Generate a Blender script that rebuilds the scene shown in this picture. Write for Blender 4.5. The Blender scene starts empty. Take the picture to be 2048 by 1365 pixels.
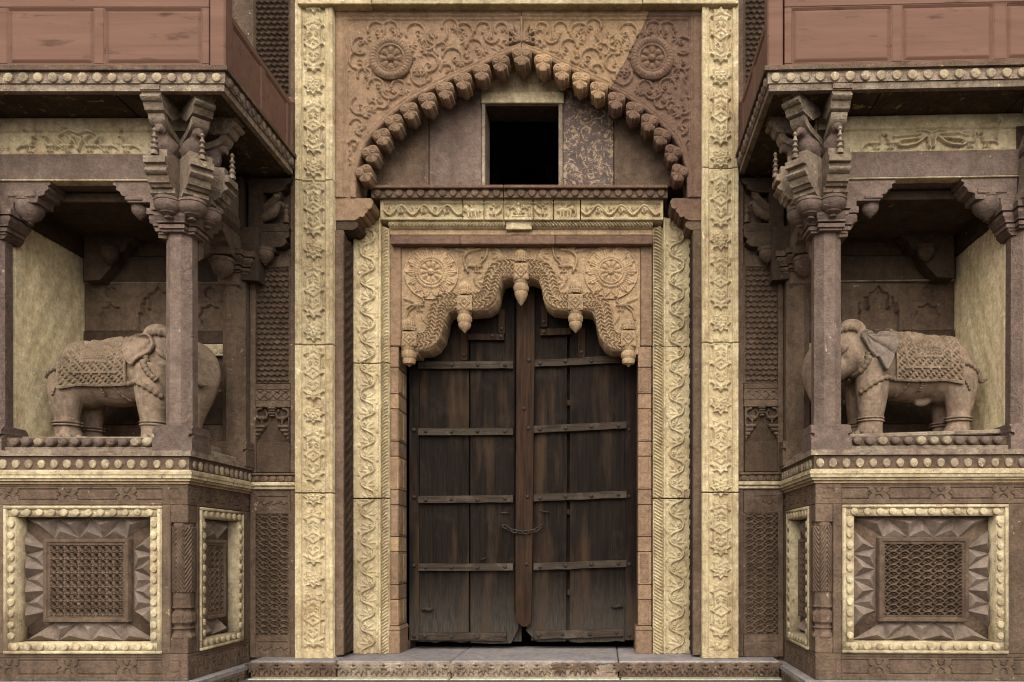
import bpy, bmesh, math, random
import numpy as np
from mathutils import Vector, Matrix
from mathutils.bvhtree import BVHTree
random.seed(7); RNG = np.random.default_rng(5)
pi = math.pi
sc = bpy.context.scene
# ------------------------------------------------------------ camera, sky, sun
CX, CY, FPX, DC, HC = 1209.0, 1105.0, 1640.0, 8.0, 1.0     # principal point, focal length (photo pixels), distance, eye height
cd = bpy.data.cameras.new('camera'); cam = bpy.data.objects.new('camera', cd); sc.collection.objects.link(cam)
cam.location = (0, -DC, HC); cam.rotation_euler = (pi / 2, 0, 0)
cd.sensor_width = 36; cd.lens = FPX / 2048 * 36
cd.shift_x = (1024 - CX) / 2048; cd.shift_y = (CY - 682.5) / 2048
cd.clip_start = .1; cd.clip_end = 500
sc.camera = cam
SUN_EL, SUN_AZ = math.radians(38), math.radians(-4)        # azimuth off the facade normal, from the left
wd = bpy.data.worlds.new('World'); sc.world = wd; wd.use_nodes = True
nt = wd.node_tree; bg = nt.nodes['Background']
sky = nt.nodes.new('ShaderNodeTexSky'); sky.sky_type = 'NISHITA'; sky.sun_disc = False
sky.sun_elevation = SUN_EL; sky.sun_rotation = pi + SUN_AZ; sky.dust_density = 3; sky.air_density = 1.0
hs = nt.nodes.new('ShaderNodeHueSaturation'); hs.inputs['Saturation'].default_value = .10
nt.links.new(sky.outputs[0], hs.inputs['Color']); nt.links.new(hs.outputs[0], bg.inputs['Color'])
bg.inputs['Strength'].default_value = .15
sl = bpy.data.lights.new('sun', 'SUN'); sl.energy = 1.3; sl.angle = math.radians(60); sl.color = (1, .95, .85)
so = bpy.data.objects.new('sun', sl); sc.collection.objects.link(so)
ld = Vector((-math.sin(SUN_AZ) * math.cos(SUN_EL), math.cos(SUN_AZ) * math.cos(SUN_EL), -math.sin(SUN_EL)))
so.rotation_euler = ld.to_track_quat('-Z', 'Y').to_euler()
vs = sc.view_settings
vs.view_transform = 'Standard'; vs.look = 'None'; vs.exposure = .95; vs.gamma = 1; vs.use_curve_mapping = False
sc.cycles.filter_width = 1.05; sc.cycles.max_bounces = 6; sc.cycles.diffuse_bounces = 4

# ------------------------------------------------------------ materials
MATS = {}
def stone(name, c1, c2, dirt, dirt_amt=.45, streak=.35, chip=None, chip_t=.66, bump=.35, rough=.9, var=.13, scale=1.0, grain=48, swirl=.3):
    m = bpy.data.materials.new(name); m.use_nodes = True; t = m.node_tree; N = t.nodes; L = t.links.new
    b = N['Principled BSDF']; b.inputs['Roughness'].default_value = rough
    if 'Specular IOR Level' in b.inputs: b.inputs['Specular IOR Level'].default_value = .12
    geo = N.new('ShaderNodeNewGeometry'); oi = N.new('ShaderNodeObjectInfo')
    def noise(sc_, det, vec=None, rg=.6, dist=0):
        n = N.new('ShaderNodeTexNoise'); n.inputs['Scale'].default_value = sc_; n.inputs['Detail'].default_value = det
        n.inputs['Roughness'].default_value = rg; n.inputs['Distortion'].default_value = dist
        L(vec if vec else geo.outputs['Position'], n.inputs['Vector']); return n.outputs['Fac']
    def ramp(f, a, bb):
        r = N.new('ShaderNodeMapRange'); r.inputs['From Min'].default_value = a; r.inputs['From Max'].default_value = bb
        L(f, r.inputs['Value']); return r.outputs['Result']
    def mix(f, a, bb, mode='MIX'):
        x = N.new('ShaderNodeMix'); x.data_type = 'RGBA'; x.blend_type = mode
        if isinstance(f, float): x.inputs['Factor'].default_value = f
        else: L(f, x.inputs['Factor'])
        for s, v in ((6, a), (7, bb)):
            if isinstance(v, tuple): x.inputs[s].default_value = (*v, 1)
            else: L(v, x.inputs[s])
        return x.outputs[2]
    def mul(a, k):
        x = N.new('ShaderNodeMath'); x.operation = 'MULTIPLY'; L(a, x.inputs[0])
        if isinstance(k, float): x.inputs[1].default_value = k
        else: L(k, x.inputs[1])
        return x.outputs[0]
    mp = N.new('ShaderNodeMapping'); mp.inputs['Scale'].default_value = (7, 7, .9); L(geo.outputs['Position'], mp.inputs['Vector'])
    col = mix(ramp(noise(2.6 * scale, 9), .32, .68), c1, c2)
    col = mix(mul(ramp(noise(6.5 * scale, 10, rg=.7, dist=.6), .5, .72), dirt_amt), col, dirt)
    col = mix(mul(ramp(noise(1.0, 7, mp.outputs[0], .65), .5, .75), streak), col, dirt)
    fine = noise(grain, 3, rg=.7)
    fr = ramp(fine, .25, .75)
    g = N.new('ShaderNodeMapRange'); g.inputs['To Min'].default_value = 1 - var * 1.6; g.inputs['To Max'].default_value = 1 + var
    L(fr, g.inputs['Value'])
    g2 = N.new('ShaderNodeMapRange'); g2.inputs['To Min'].default_value = .86; g2.inputs['To Max'].default_value = 1.15
    L(oi.outputs['Random'], g2.inputs['Value'])
    cc = N.new('ShaderNodeCombineXYZ'); mm = mul(g.outputs[0], g2.outputs[0])
    for i in range(3): L(mm, cc.inputs[i])
    if chip:
        cf = ramp(noise(9 * scale, 12, rg=.75, dist=swirl), chip_t, chip_t + .035)
        col = mix(cf, col, chip)
    col = mix(1.0, col, cc.outputs[0], 'MULTIPLY')
    md = N.new('ShaderNodeMapRange'); md.inputs['From Min'].default_value = .3; md.inputs['From Max'].default_value = .7; md.inputs['To Min'].default_value = .66; md.inputs['To Max'].default_value = 1.25
    L(noise(17, 7, rg=.72), md.inputs['Value']); c3 = N.new('ShaderNodeCombineXYZ')
    for i in range(3): L(md.outputs[0], c3.inputs[i])
    col = mix(1.0, col, c3.outputs[0], 'MULTIPLY')
    L(col, b.inputs['Base Color'])
    h = noise(38, 8, rg=.68)
    ad = N.new('ShaderNodeMath'); ad.operation = 'ADD'; L(mul(h, 1.0), ad.inputs[0]); L(mul(fine, .35), ad.inputs[1])
    bp = N.new('ShaderNodeBump'); bp.inputs['Strength'].default_value = bump; bp.inputs['Distance'].default_value = .035
    L(ad.outputs[0], bp.inputs['Height']); L(bp.outputs[0], b.inputs['Normal'])
    MATS[name] = m; return m
def wood(name, c1, c2, dust, dust_amt, rough=.75, axis=2, sc_=1.0, bump=.5, low=None):
    m = bpy.data.materials.new(name); m.use_nodes = True; t = m.node_tree; N = t.nodes; L = t.links.new
    b = N['Principled BSDF']; b.inputs['Roughness'].default_value = rough; b.inputs['Specular IOR Level'].default_value = .1
    geo = N.new('ShaderNodeNewGeometry'); oi = N.new('ShaderNodeObjectInfo')
    ad = N.new('ShaderNodeVectorMath'); ad.operation = 'ADD'; L(geo.outputs['Position'], ad.inputs[0])
    ml = N.new('ShaderNodeVectorMath'); ml.operation = 'SCALE'; ml.inputs[0].default_value = (3, 7, 5); L(oi.outputs['Random'], ml.inputs['Scale'])
    L(ml.outputs[0], ad.inputs[1])
    mp = N.new('ShaderNodeMapping'); s = [34 * sc_] * 3; s[axis] = 1.6 * sc_; mp.inputs['Scale'].default_value = s; L(ad.outputs[0], mp.inputs['Vector'])
    def noise(sc_, det, vec, rg=.6, dist=0.0):
        n = N.new('ShaderNodeTexNoise'); n.inputs['Scale'].default_value = sc_; n.inputs['Detail'].default_value = det
        n.inputs['Roughness'].default_value = rg; n.inputs['Distortion'].default_value = dist; L(vec, n.inputs['Vector']); return n.outputs['Fac']
    def ramp(f, a, bb, c=0., d=1.):
        r = N.new('ShaderNodeMapRange'); r.inputs['From Min'].default_value = a; r.inputs['From Max'].default_value = bb
        r.inputs['To Min'].default_value = c; r.inputs['To Max'].default_value = d; L(f, r.inputs['Value']); return r.outputs['Result']
    def mix(f, a, bb):
        x = N.new('ShaderNodeMix'); x.data_type = 'RGBA'; L(f, x.inputs['Factor'])
        for q, v in ((6, a), (7, bb)):
            if isinstance(v, tuple): x.inputs[q].default_value = (*v, 1)
            else: L(v, x.inputs[q])
        return x.outputs[2]
    gr = noise(1, 8, mp.outputs[0], .7, .8)
    col = mix(ramp(gr, .34, .66), c1, c2)
    col = mix(ramp(noise(3.2, 9, ad.outputs[0], .72, .4), .52, .74, 0, dust_amt), col, dust)
    mp2 = N.new('ShaderNodeMapping'); s2 = [60 * sc_] * 3; s2[axis] = 2.5; mp2.inputs['Scale'].default_value = s2; L(ad.outputs[0], mp2.inputs['Vector'])
    col = mix(ramp(noise(1, 4, mp2.outputs[0], .6), .6, .75, 0, .8), col, tuple(v * .3 for v in c1))
    if low:                                                   # splashed mud and dust near the sill, pale flakes and rubbed brown patches
        sp = N.new('ShaderNodeSeparateXYZ'); L(geo.outputs['Position'], sp.inputs[0])
        mx = N.new('ShaderNodeMath'); mx.operation = 'MULTIPLY'; L(ramp(sp.outputs[2], .05, .75, 1, 0), mx.inputs[0]); L(ramp(noise(5, 8, mp.outputs[0], .7), .3, .62), mx.inputs[1])
        col = mix(mx.outputs[0], col, low)
        mp3 = N.new('ShaderNodeMapping'); mp3.inputs['Scale'].default_value = (4.5, 4.5, .55); L(ad.outputs[0], mp3.inputs['Vector'])
        col = mix(ramp(noise(1, 9, mp3.outputs[0], .62), .53, .68, 0, .7), col, (.048, .027, .014))
        col = mix(ramp(noise(26, 10, ad.outputs[0], .8), .665, .69, 0, .8), col, (.22, .18, .12))
    L(col, b.inputs['Base Color'])
    bp = N.new('ShaderNodeBump'); bp.inputs['Strength'].default_value = bump; bp.inputs['Distance'].default_value = .02
    L(gr, bp.inputs['Height']); L(bp.outputs[0], b.inputs['Normal'])
    MATS[name] = m; return m
CREAM = stone('cream_sandstone', (.49, .395, .235), (.36, .27, .148), (.165, .10, .052), .7, .62, chip=(.6, .51, .34), chip_t=.61, bump=.6)
CREAMY = stone('yellow_painted_stone', (.49, .40, .248), (.37, .285, .167), (.17, .105, .06), .7, .62, chip=(.20, .13, .09), chip_t=.60, bump=.5)
UMBER = stone('umber_sandstone', (.125, .083, .055), (.085, .055, .036), (.04, .027, .018), .55, .55, chip=(.34, .25, .13), chip_t=.63, bump=.6)
BROWN = stone('brown_sandstone', (.150, .100, .066), (.10, .064, .042), (.045, .029, .020), .55, .55, chip=(.34, .25, .13), chip_t=.63, bump=.6)
MAUVE = stone('grey_brown_stone', (.172, .119, .092), (.122, .083, .063), (.06, .041, .031), .5, .5, chip=(.40, .32, .22), chip_t=.64, bump=.6)
PETAL = stone('mottled_petal_stone', (.40, .32, .19), (.20, .142, .105), (.085, .058, .042), .6, .3, chip=(.48, .39, .23), chip_t=.575, bump=.5, scale=2.2)
STUD = stone('grey_brown_stud_stone', (.225, .168, .130), (.16, .118, .088), (.08, .057, .042), .5, .3, chip=(.40, .32, .22), chip_t=.66, bump=.4)
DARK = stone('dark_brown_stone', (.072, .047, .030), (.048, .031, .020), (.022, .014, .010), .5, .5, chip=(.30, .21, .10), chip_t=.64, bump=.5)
PINK = stone('pink_sandstone', (.235, .150, .091), (.18, .111, .066), (.115, .07, .042), .45, .35, chip=(.45, .34, .2), chip_t=.67, bump=.5)
PALEPINK = stone('pale_pink_sandstone', (.315, .205, .115), (.26, .162, .088), (.15, .085, .05), .45, .3, chip=(.5, .4, .25), chip_t=.67, bump=.5)
MAROON = stone('dark_pink_sandstone', (.15, .09, .058), (.118, .07, .045), (.08, .046, .035), .5, .4, chip=(.4, .3, .18), chip_t=.66, bump=.5)
ORANGE = stone('orange_pink_sandstone', (.335, .228, .130), (.265, .172, .096), (.14, .085, .05), .45, .35, chip=(.46, .36, .2), chip_t=.655, bump=.5)
WEATHER = stone('weathered_grey_stone', (.30, .235, .165), (.17, .115, .08), (.07, .045, .033), .85, .6, chip=(.44, .35, .19), chip_t=.61, bump=.7)
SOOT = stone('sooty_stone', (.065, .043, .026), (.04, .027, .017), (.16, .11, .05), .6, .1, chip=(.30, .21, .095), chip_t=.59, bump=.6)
PLASTER = stone('cream_plaster', (.90, .735, .45), (.84, .66, .38), (.44, .29, .14), .45, .7, bump=.4)

STEP = stone('grey_step_stone', (.27, .235, .21), (.19, .165, .16), (.11, .09, .085), .5, .1)
ELEPH = stone('elephant_stone', (.235, .165, .112), (.155, .106, .072), (.055, .037, .026), .7, .75, chip=(.42, .35, .22), chip_t=.66, bump=.3)
ELEDECK = stone('elephant_carved_stone', (.20, .142, .092), (.145, .10, .064), (.06, .042, .027), .6, .4, bump=.4)
EARTH = stone('dark_courtyard_ground', (.12, .10, .08), (.09, .075, .06), (.06, .05, .04), .4, .0)
PAVE = stone('pale_paving', (.40, .36, .27), (.33, .29, .21), (.2, .17, .12), .4, .0)
CAMO = stone('flaked_stone', (.105, .074, .064), (.085, .06, .05), (.05, .036, .03), .3, .2, chip=(.29, .20, .125), chip_t=.52, scale=1.0, swirl=2.6)
PANEL = wood('red_brown_panel', (.112, .057, .038), (.152, .082, .056), (.100, .056, .042), .5, .75, 0, .22, .08)
WOOD = wood('dark_old_wood', (.004, .0025, .0016), (.013, .008, .005), (.04, .027, .017), .5, low=(.062, .052, .04), bump=.9)
WOODR = wood('red_brown_wood', (.009, .005, .003), (.042, .020, .009), (.012, .008, .006), .85)
BATTEN = wood('dusty_batten_wood', (.018, .012, .008), (.05, .035, .024), (.10, .078, .056), .75, axis=0)
IRON = stone('rusty_iron', (.04, .03, .026), (.028, .02, .017), (.07, .04, .025), .5, .0, rough=.6, bump=.2)

# ------------------------------------------------------------ helpers
ORG = {}; MIR = False; YAW = .036; XRC = 1.873
def T(V):
    V = np.array(V, float).reshape(-1, 3)
    if not MIR: return V
    d = V[:, 0] + 3.58
    x = XRC - d * np.where(d < 0, 1.035, .985)
    y = V[:, 1] + 0
    f = np.clip((x - 1.73), -.5, 9) * (y < -.02)               # the right bay stands a little askew
    return np.stack([x, y - YAW * f, V[:, 2] + .008], 1)
def W(px, py, Y=0.0):
    s = (DC + Y) / FPX
    return np.array([(px - CX) * s, Y, HC + (CY - py) * s])
def wx(px, Y): return (px - CX) * (DC + Y) / FPX
def wz(py, Y): return HC + (CY - py) * (DC + Y) / FPX
def link(o, parent):
    sc.collection.objects.link(o)
    if parent is not None: o.parent = parent
def mk(name, V, F, mat, parent=None, smooth=False, sharp=None, raw=False):
    V = np.array(V, float).reshape(-1, 3) if raw else T(V)
    org = ORG[parent] if parent is not None else np.zeros(3)
    V = V - org
    me = bpy.data.meshes.new(name)
    if isinstance(F, np.ndarray):
        if MIR and not raw: F = F[:, ::-1]
        n, k = F.shape
        me.vertices.add(len(V)); me.vertices.foreach_set('co', V.astype(np.float32).ravel())
        me.loops.add(n * k); me.loops.foreach_set('vertex_index', F.astype(np.int32).ravel())
        me.polygons.add(n); me.polygons.foreach_set('loop_start', np.arange(0, n * k, k, dtype=np.int32))
        me.update(calc_edges=True)
    else:
        if MIR and not raw: F = [tuple(reversed(f)) for f in F]
        me.from_pydata(V.tolist(), [], [tuple(int(i) for i in f) for f in F]); me.update()
    if smooth:
        me.polygons.foreach_set('use_smooth', [True] * len(me.polygons))
        if smooth != True: me.set_sharp_from_angle(angle=math.radians(smooth))
    me.materials.append(mat)
    o = bpy.data.objects.new(name, me); link(o, parent); ORG[o] = org
    return o
def thing(name, label, cat, loc=None, group=None, kind='thing', parent=None):
    o = bpy.data.objects.new(name, None); o.empty_display_size = .1
    p = T([loc])[0] if loc is not None else np.zeros(3)
    o.location = p; link(o, parent); ORG[o] = p
    o['label'] = label; o['category'] = cat; o['kind'] = kind
    if group: o['group'] = group
    return o
def tag(o, label, cat, group=None, kind='thing'):
    o['label'] = label; o['category'] = cat; o['kind'] = kind
    if group: o['group'] = group
    return o
def inst(name, me, loc, parent, rotz=0, scale=1, roty=0):
    o = bpy.data.objects.new(name, me); p = T([loc])[0]
    o.location = p - ORG[parent]; s = -1 if MIR else 1
    o.rotation_euler = (0, roty * s, rotz * s); o.scale = (scale,) * 3 if not hasattr(scale, '__len__') else scale
    link(o, parent); ORG[o] = ORG[parent]
    return o
def cham(lo, hi, c):
    """box with chamfered edges: verts, faces"""
    lo = np.array(lo, float); hi = np.array(hi, float); c = min(c, .45 * (hi - lo).min())
    V = []; idx = {}
    for i in range(8):
        s = [(i >> k) & 1 for k in range(3)]
        for a in range(3):
            p = [(hi[k] if s[k] else lo[k]) if k == a else (hi[k] - c if s[k] else lo[k] + c) for k in range(3)]
            idx[(i, a)] = len(V); V.append(p)
    F = []
    for a in range(3):
        b, d = [k for k in range(3) if k != a]
        for sgn in (0, 1):
            q = []
            for (sb, sd) in ((0, 0), (1, 0), (1, 1), (0, 1)):
                q.append(idx[((sgn << a) | (sb << b) | (sd << d), a)])
            F.append(q)
    for a in range(3):
        b, d = [k for k in range(3) if k != a]
        for sb in (0, 1):
            for sd in (0, 1):
                i0 = (sb << b) | (sd << d); i1 = i0 | (1 << a)
                F.append([idx[(i0, b)], idx[(i1, b)], idx[(i1, d)], idx[(i0, d)]])
    for i in range(8): F.append([idx[(i, 0)], idx[(i, 1)], idx[(i, 2)]])
    V = np.array(V); cen = (lo + hi) / 2
    out = []
    for f in F:
        p = V[f]; n = np.cross(p[1] - p[0], p[2] - p[0])
        out.append(f if np.dot(n, p.mean(0) - cen) > 0 else f[::-1])
    return V, out
def wbox(name, lo, hi, mat, parent, c=.006):
    V, F = cham(np.minimum(lo, hi), np.maximum(lo, hi), c)
    return mk(name, V, F, mat, parent)
def pbox(name, x0, y0, x1, y1, Yf, Yb, mat, parent, c=.006):
    a = W(x0, y1, Yf); b = W(x1, y0, Yf)
    return wbox(name, (a[0], Yf, a[2]), (b[0], Yb, b[2]), mat, parent, c)
def prism(name, P, nvec, mat, parent, smooth=False):
    """P: closed 3D outline (planar), extruded by nvec"""
    P = np.array(P, float); n = len(P); nv = np.array(nvec, float)
    V = np.vstack([P, P + nv])
    nn = np.zeros(3)
    for i in range(n): nn += np.cross(P[i], P[(i + 1) % n])
    F = [list(range(n)), list(range(2 * n - 1, n - 1, -1))] + [[(i + 1) % n, i, i + n, (i + 1) % n + n] for i in range(n)]
    if np.dot(nn, nv) > 0: F = [f[::-1] for f in F]
    return mk(name, V, F, mat, parent, smooth)
def pprism(name, pts, Yf, Yb, mat, parent, smooth=False):
    return prism(name, [W(x, y, Yf) for x, y in pts], (0, Yb - Yf, 0), mat, parent, smooth)
def lathe_geo(prof, n=16, flute=None, ph=0, half=False):
    V = []; F = []; m = len(prof)
    for j, (r, z) in enumerate(prof):
        for i in range(n):
            a = 2 * pi * i / n + ph; rr = r * (flute(a, j) if flute else 1)
            V.append((rr * math.cos(a), rr * math.sin(a), z))
    for j in range(m - 1):
        for i in range(n):
            F.append((j * n + i, j * n + (i + 1) % n, (j + 1) * n + (i + 1) % n, (j + 1) * n + i))
    F.append(tuple(reversed(range(n)))); F.append(tuple(range((m - 1) * n, m * n)))
    if prof[0][1] > prof[-1][1]: F = [tuple(reversed(f)) for f in F]
    return np.array(V), F
def lathe(name, prof, loc, mat, parent, n=16, flute=None, ph=0, smooth=40):
    V, F = lathe_geo(prof, n, flute, ph)
    return mk(name, V + np.array(loc), F, mat, parent, smooth)
def tube_geo(P, R, n=8, flat=(1, 1)):
    P = np.array(P, float); m = len(P)
    R = np.full(m, R) if np.isscalar(R) else np.array(R, float)
    Tn = np.gradient(P, axis=0); Tn /= np.linalg.norm(Tn, axis=1)[:, None] + 1e-9
    u = np.cross(Tn[0], (0.13, .97, .2)); u /= np.linalg.norm(u)
    V = []
    for i in range(m):
        u = u - Tn[i] * np.dot(u, Tn[i]); u /= np.linalg.norm(u) + 1e-9; w = np.cross(Tn[i], u)
        for k in range(n):
            a = 2 * pi * k / n
            V.append(P[i] + R[i] * (u * math.cos(a) * flat[0] + w * math.sin(a) * flat[1]))
    F = []
    for i in range(m - 1):
        for k in range(n): F.append((i * n + k, i * n + (k + 1) % n, (i + 1) * n + (k + 1) % n, (i + 1) * n + k))
    F.append(tuple(reversed(range(n)))); F.append(tuple(range((m - 1) * n, m * n)))
    return np.array(V), F
def tube(name, P, R, mat, parent, n=8, raw=False):
    V, F = tube_geo(P, R, n); return mk(name, V, F, mat, parent, True, raw=raw)
def join(*gs):
    V = []; F = []; k = 0
    for v, f in gs:
        V.append(np.array(v)); F += [tuple(i + k for i in q) for q in f]; k += len(v)
    return np.vstack(V), F
def spline(P, n=6):
    P = [np.array(p, float) for p in P]
    Q = [2 * P[0] - P[1]] + P + [2 * P[-1] - P[-2]]; out = []
    for i in range(1, len(Q) - 2):
        for k in range(n):
            t = k / n; a, b, c, d = Q[i - 1:i + 3]
            out.append(.5 * (2 * b + (c - a) * t + (2 * a - 5 * b + 4 * c - d) * t * t + (3 * b - a - 3 * c + d) * t ** 3))
    out.append(P[-1]); return np.array(out)
def arc(cx, cy, r, a0, a1, n=14):
    return [(cx + r * math.cos(math.radians(a0 + (a1 - a0) * i / n)), cy + r * math.sin(math.radians(a0 + (a1 - a0) * i / n))) for i in range(n + 1)]
def star(cx, cy, r, r2, n=8, ph=0, sx=1, sy=1):
    return [(cx + sx * (r if i % 2 == 0 else r2) * math.cos(ph + pi * i / n), cy + sy * (r if i % 2 == 0 else r2) * math.sin(ph + pi * i / n)) for i in range(2 * n)]

class Fld:
    """carved relief: a height field in photo-pixel units over a rectangle, meshed onto any surface"""
    def __init__(s, x0, y0, x1, y1, st=1.3, base=0.):
        s.u = np.linspace(x0, x1, max(2, round((x1 - x0) / st) + 1)); s.v = np.linspace(y0, y1, max(2, round((y1 - y0) / st) + 1))
        s.U, s.V = np.meshgrid(s.u, s.v); s.H = np.full(s.U.shape, float(base)); s.st = st; s.sd = None
    def win(s, xa, ya, xb, yb):
        i0, i1 = np.searchsorted(s.u, [xa, xb]); j0, j1 = np.searchsorted(s.v, [ya, yb])
        k = (slice(j0, j1), slice(i0, i1)); return s.U[k], s.V[k], s.H[k]
    @staticmethod
    def pd(U, V, P):
        P = np.array(P, float); D = np.full(U.shape, 1e9); S = np.ones(U.shape); Tt = np.zeros(U.shape); acc = 0.
        for a, b in zip(P[:-1], P[1:]):
            e = b - a; l2 = e @ e
            if l2 < 1e-9: continue
            t = np.clip(((U - a[0]) * e[0] + (V - a[1]) * e[1]) / l2, 0, 1)
            dx = U - a[0] - t * e[0]; dy = V - a[1] - t * e[1]; d = dx * dx + dy * dy
            m = d < D; D = np.where(m, d, D); l = math.sqrt(l2)
            S = np.where(m, np.sign(e[0] * dy - e[1] * dx), S); Tt = np.where(m, acc + t * l, Tt); acc += l
        return np.sqrt(D), S, Tt
    def ridge(s, P, w, h, b=0., taper=False):
        P = np.array(P, float); U, V, H = s.win(P[:, 0].min() - w, P[:, 1].min() - w, P[:, 0].max() + w, P[:, 1].max() + w)
        if not H.size: return
        d, _, t = s.pd(U, V, P)
        ww = w
        if taper:
            L = np.linalg.norm(np.diff(P, axis=0), axis=1).sum(); ww = w * (1 - .75 * t / L)
        x = np.clip(1 - (d / ww) ** 2, 0, 1)
        H[...] = np.where(x > 0, np.maximum(H, b + h * np.sqrt(x)), H)
    def band(s, P, w, fun, b=0.):
        P = np.array(P, float); U, V, H = s.win(P[:, 0].min() - w, P[:, 1].min() - w, P[:, 0].max() + w, P[:, 1].max() + w)
        d, sg, t = s.pd(U, V, P); H[...] = np.where(d < w, np.maximum(H, b + fun(d * sg, t)), H)
    def groove(s, P, w, h):
        P = np.array(P, float); U, V, H = s.win(P[:, 0].min() - w, P[:, 1].min() - w, P[:, 0].max() + w, P[:, 1].max() + w)
        if not H.size: return
        d, _, t = s.pd(U, V, P); H[...] = H - h * np.clip(1.5 * (1 - d / w), 0, 1)
    @staticmethod
    def sdpoly(U, V, P):
        P = np.array(P, float); Q = np.vstack([P, P[:1]]); d, _, _ = Fld.pd(U, V, Q)
        ins = np.zeros(U.shape, bool)
        for a, b in zip(Q[:-1], Q[1:]):
            if a[1] == b[1]: continue
            c = ((a[1] > V) != (b[1] > V)) & (U < (b[0] - a[0]) * (V - a[1]) / (b[1] - a[1]) + a[0]); ins ^= c
        return np.where(ins, d, -d)
    def plate(s, P, h, bev=1.5, b=0., mode='max'):
        P = np.array(P, float); U, V, H = s.win(P[:, 0].min() - 1, P[:, 1].min() - 1, P[:, 0].max() + 1, P[:, 1].max() + 1)
        if not H.size: return
        d = s.sdpoly(U, V, P); x = np.clip(d / bev, 0, 1)
        if mode == 'max': H[...] = np.where(d > 0, np.maximum(H, b + h * x), H)
        else: H[...] = H + np.where(d > 0, h * x, 0)
    def rect(s, x0, y0, x1, y1, h, bev=1.5, b=0., mode='max'): s.plate([(x0, y0), (x1, y0), (x1, y1), (x0, y1)], h, bev, b, mode)
    def leaf(s, x, y, ang, L, w, h, b=0., ser=0., curl=0.):
        U, V, H = s.win(x - L - w, y - L - w, x + L + w, y + L + w)
        if not H.size: return
        a = math.radians(ang); p = (U - x) * math.cos(a) + (V - y) * math.sin(a); q = -(U - x) * math.sin(a) + (V - y) * math.cos(a)
        t = p / L; q = q - curl * L * t * t; tt = np.clip(t, 0, 1)
        hw = w * np.sin(pi * tt ** .75) ** .8 * (1 + ser * np.sin(tt * 5.5 * 2 * pi))
        r = np.abs(q) / (hw + 1e-6); ok = (t > 0) & (t < 1) & (r < 1)
        z = h * (1 - r ** 3) * (.75 + .25 * np.cos(r * 5)) - .35 * h * np.exp(-(q / .8) ** 2)
        H[...] = np.where(ok, np.maximum(H, b + np.clip(z, 0, None)), H)
    def spiral(s, x, y, r, a0, turns, w, h, b=0.):
        n = int(14 * abs(turns)) + 4
        P = [(x + r * (1 - .85 * k / n) * math.cos(math.radians(a0) + 2 * pi * turns * k / n), y + r * (1 - .85 * k / n) * math.sin(math.radians(a0) + 2 * pi * turns * k / n)) for k in range(n + 1)]
        s.ridge(P, w, h, b)
    def spray(s, x, y, ang, L, h, n=5, spread=110, b=0.):
        for k in range(n):
            f = (k / (n - 1) - .5) if n > 1 else 0
            s.leaf(x, y, ang + f * spread, L * (1 - .45 * abs(f)), L * .2, h, b, .12, .25 * f)
    def disc(s, x, y, r, h, b=0., dome=True):
        U, V, H = s.win(x - r - 1, y - r - 1, x + r + 1, y + r + 1)
        if not H.size: return
        d = np.hypot(U - x, V - y) / r; z = np.sqrt(np.clip(1 - d * d, 0, 1)) if dome else np.clip((1 - d) * 3, 0, 1)
        H[...] = np.where(d < 1, np.maximum(H, b + h * z), H)
    def flower(s, x, y, r, n, h, b=0., ph=0.):
        U, V, H = s.win(x - r - 1, y - r - 1, x + r + 1, y + r + 1)
        if not H.size: return
        d = np.hypot(U - x, V - y) / r; a = np.arctan2(V - y, U - x) + ph
        lim = .72 + .28 * np.abs(np.cos(a * n / 2)); pet = np.abs(np.cos(a * n / 2)) ** .7
        z = np.where(d < .28, np.sqrt(np.clip(1 - (d / .28) ** 2, 0, 1)), .35 + .6 * pet * np.sin(np.clip((d - .25) / .75, 0, 1) * pi))
        H[...] = np.where(d < lim, np.maximum(H, b + h * z), H)
    def bird(s, x, y, k, dr, h, b=0.):
        f = lambda px, py: (x + dr * px * k, y + py * k)
        s.leaf(*f(-13, 2), 0 if dr > 0 else 180, 26 * k, 6.5 * k, h, b)
        s.ridge(spline([f(7, -1), f(11, -7), f(9, -13), f(12, -17), f(17, -14)]), 2.4 * k, h * .9, b, True)
        s.disc(*f(12, -16), 3.2 * k, h, b)
        s.ridge(spline([f(-8, 0), f(-18, 4), f(-25, 10)]), 2.6 * k, h * .7, b, True)
        s.ridge([f(-2, 6), f(-3, 13), f(1, 14)], 1.2 * k, h * .6, b); s.ridge([f(3, 6), f(4, 13), f(8, 14)], 1.2 * k, h * .6, b)
    def mesh(s, name, mp, mat, parent, rect=None, sd=None, back=8., smooth=False):
        """sd: signed distance array (>0 kept); the rim is snapped onto sd = 0 and carried back"""
        k = (slice(None), slice(None))
        if rect:
            i0, i1 = np.searchsorted(s.u, [rect[0] - 1e-6, rect[2] + 1e-6]); j0, j1 = np.searchsorted(s.v, [rect[1] - 1e-6, rect[3] + 1e-6])
            k = (slice(j0, j1), slice(i0, i1))
        U, V, H = s.U[k].copy(), s.V[k].copy(), s.H[k].copy()
        nv, nu = U.shape; I = np.arange(nv * nu).reshape(nv, nu)
        Q = np.stack([I[:-1, :-1], I[1:, :-1], I[1:, 1:], I[:-1, 1:]], -1).reshape(-1, 4)
        U, V, H = U.ravel(), V.ravel(), H.ravel()
        if sd is not None:
            S = sd[k]; gv, gu = np.gradient(S, s.v[k[0]], s.u[k[1]]); g = np.hypot(gu, gv) + 1e-6
            S1 = S.ravel(); keep = (S1[Q] > 0).sum(1) >= 2; Q = Q[keep]
            m = (np.abs(S1) < 1.6 * s.st); e = S1 / g.ravel()
        N = nv * nu
        A = Q.ravel(); B = np.roll(Q, -1, axis=1).ravel(); key = A.astype(np.int64) * N + B
        bd = ~np.isin(key, B.astype(np.int64) * N + A); a, b = A[bd], B[bd]
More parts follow.
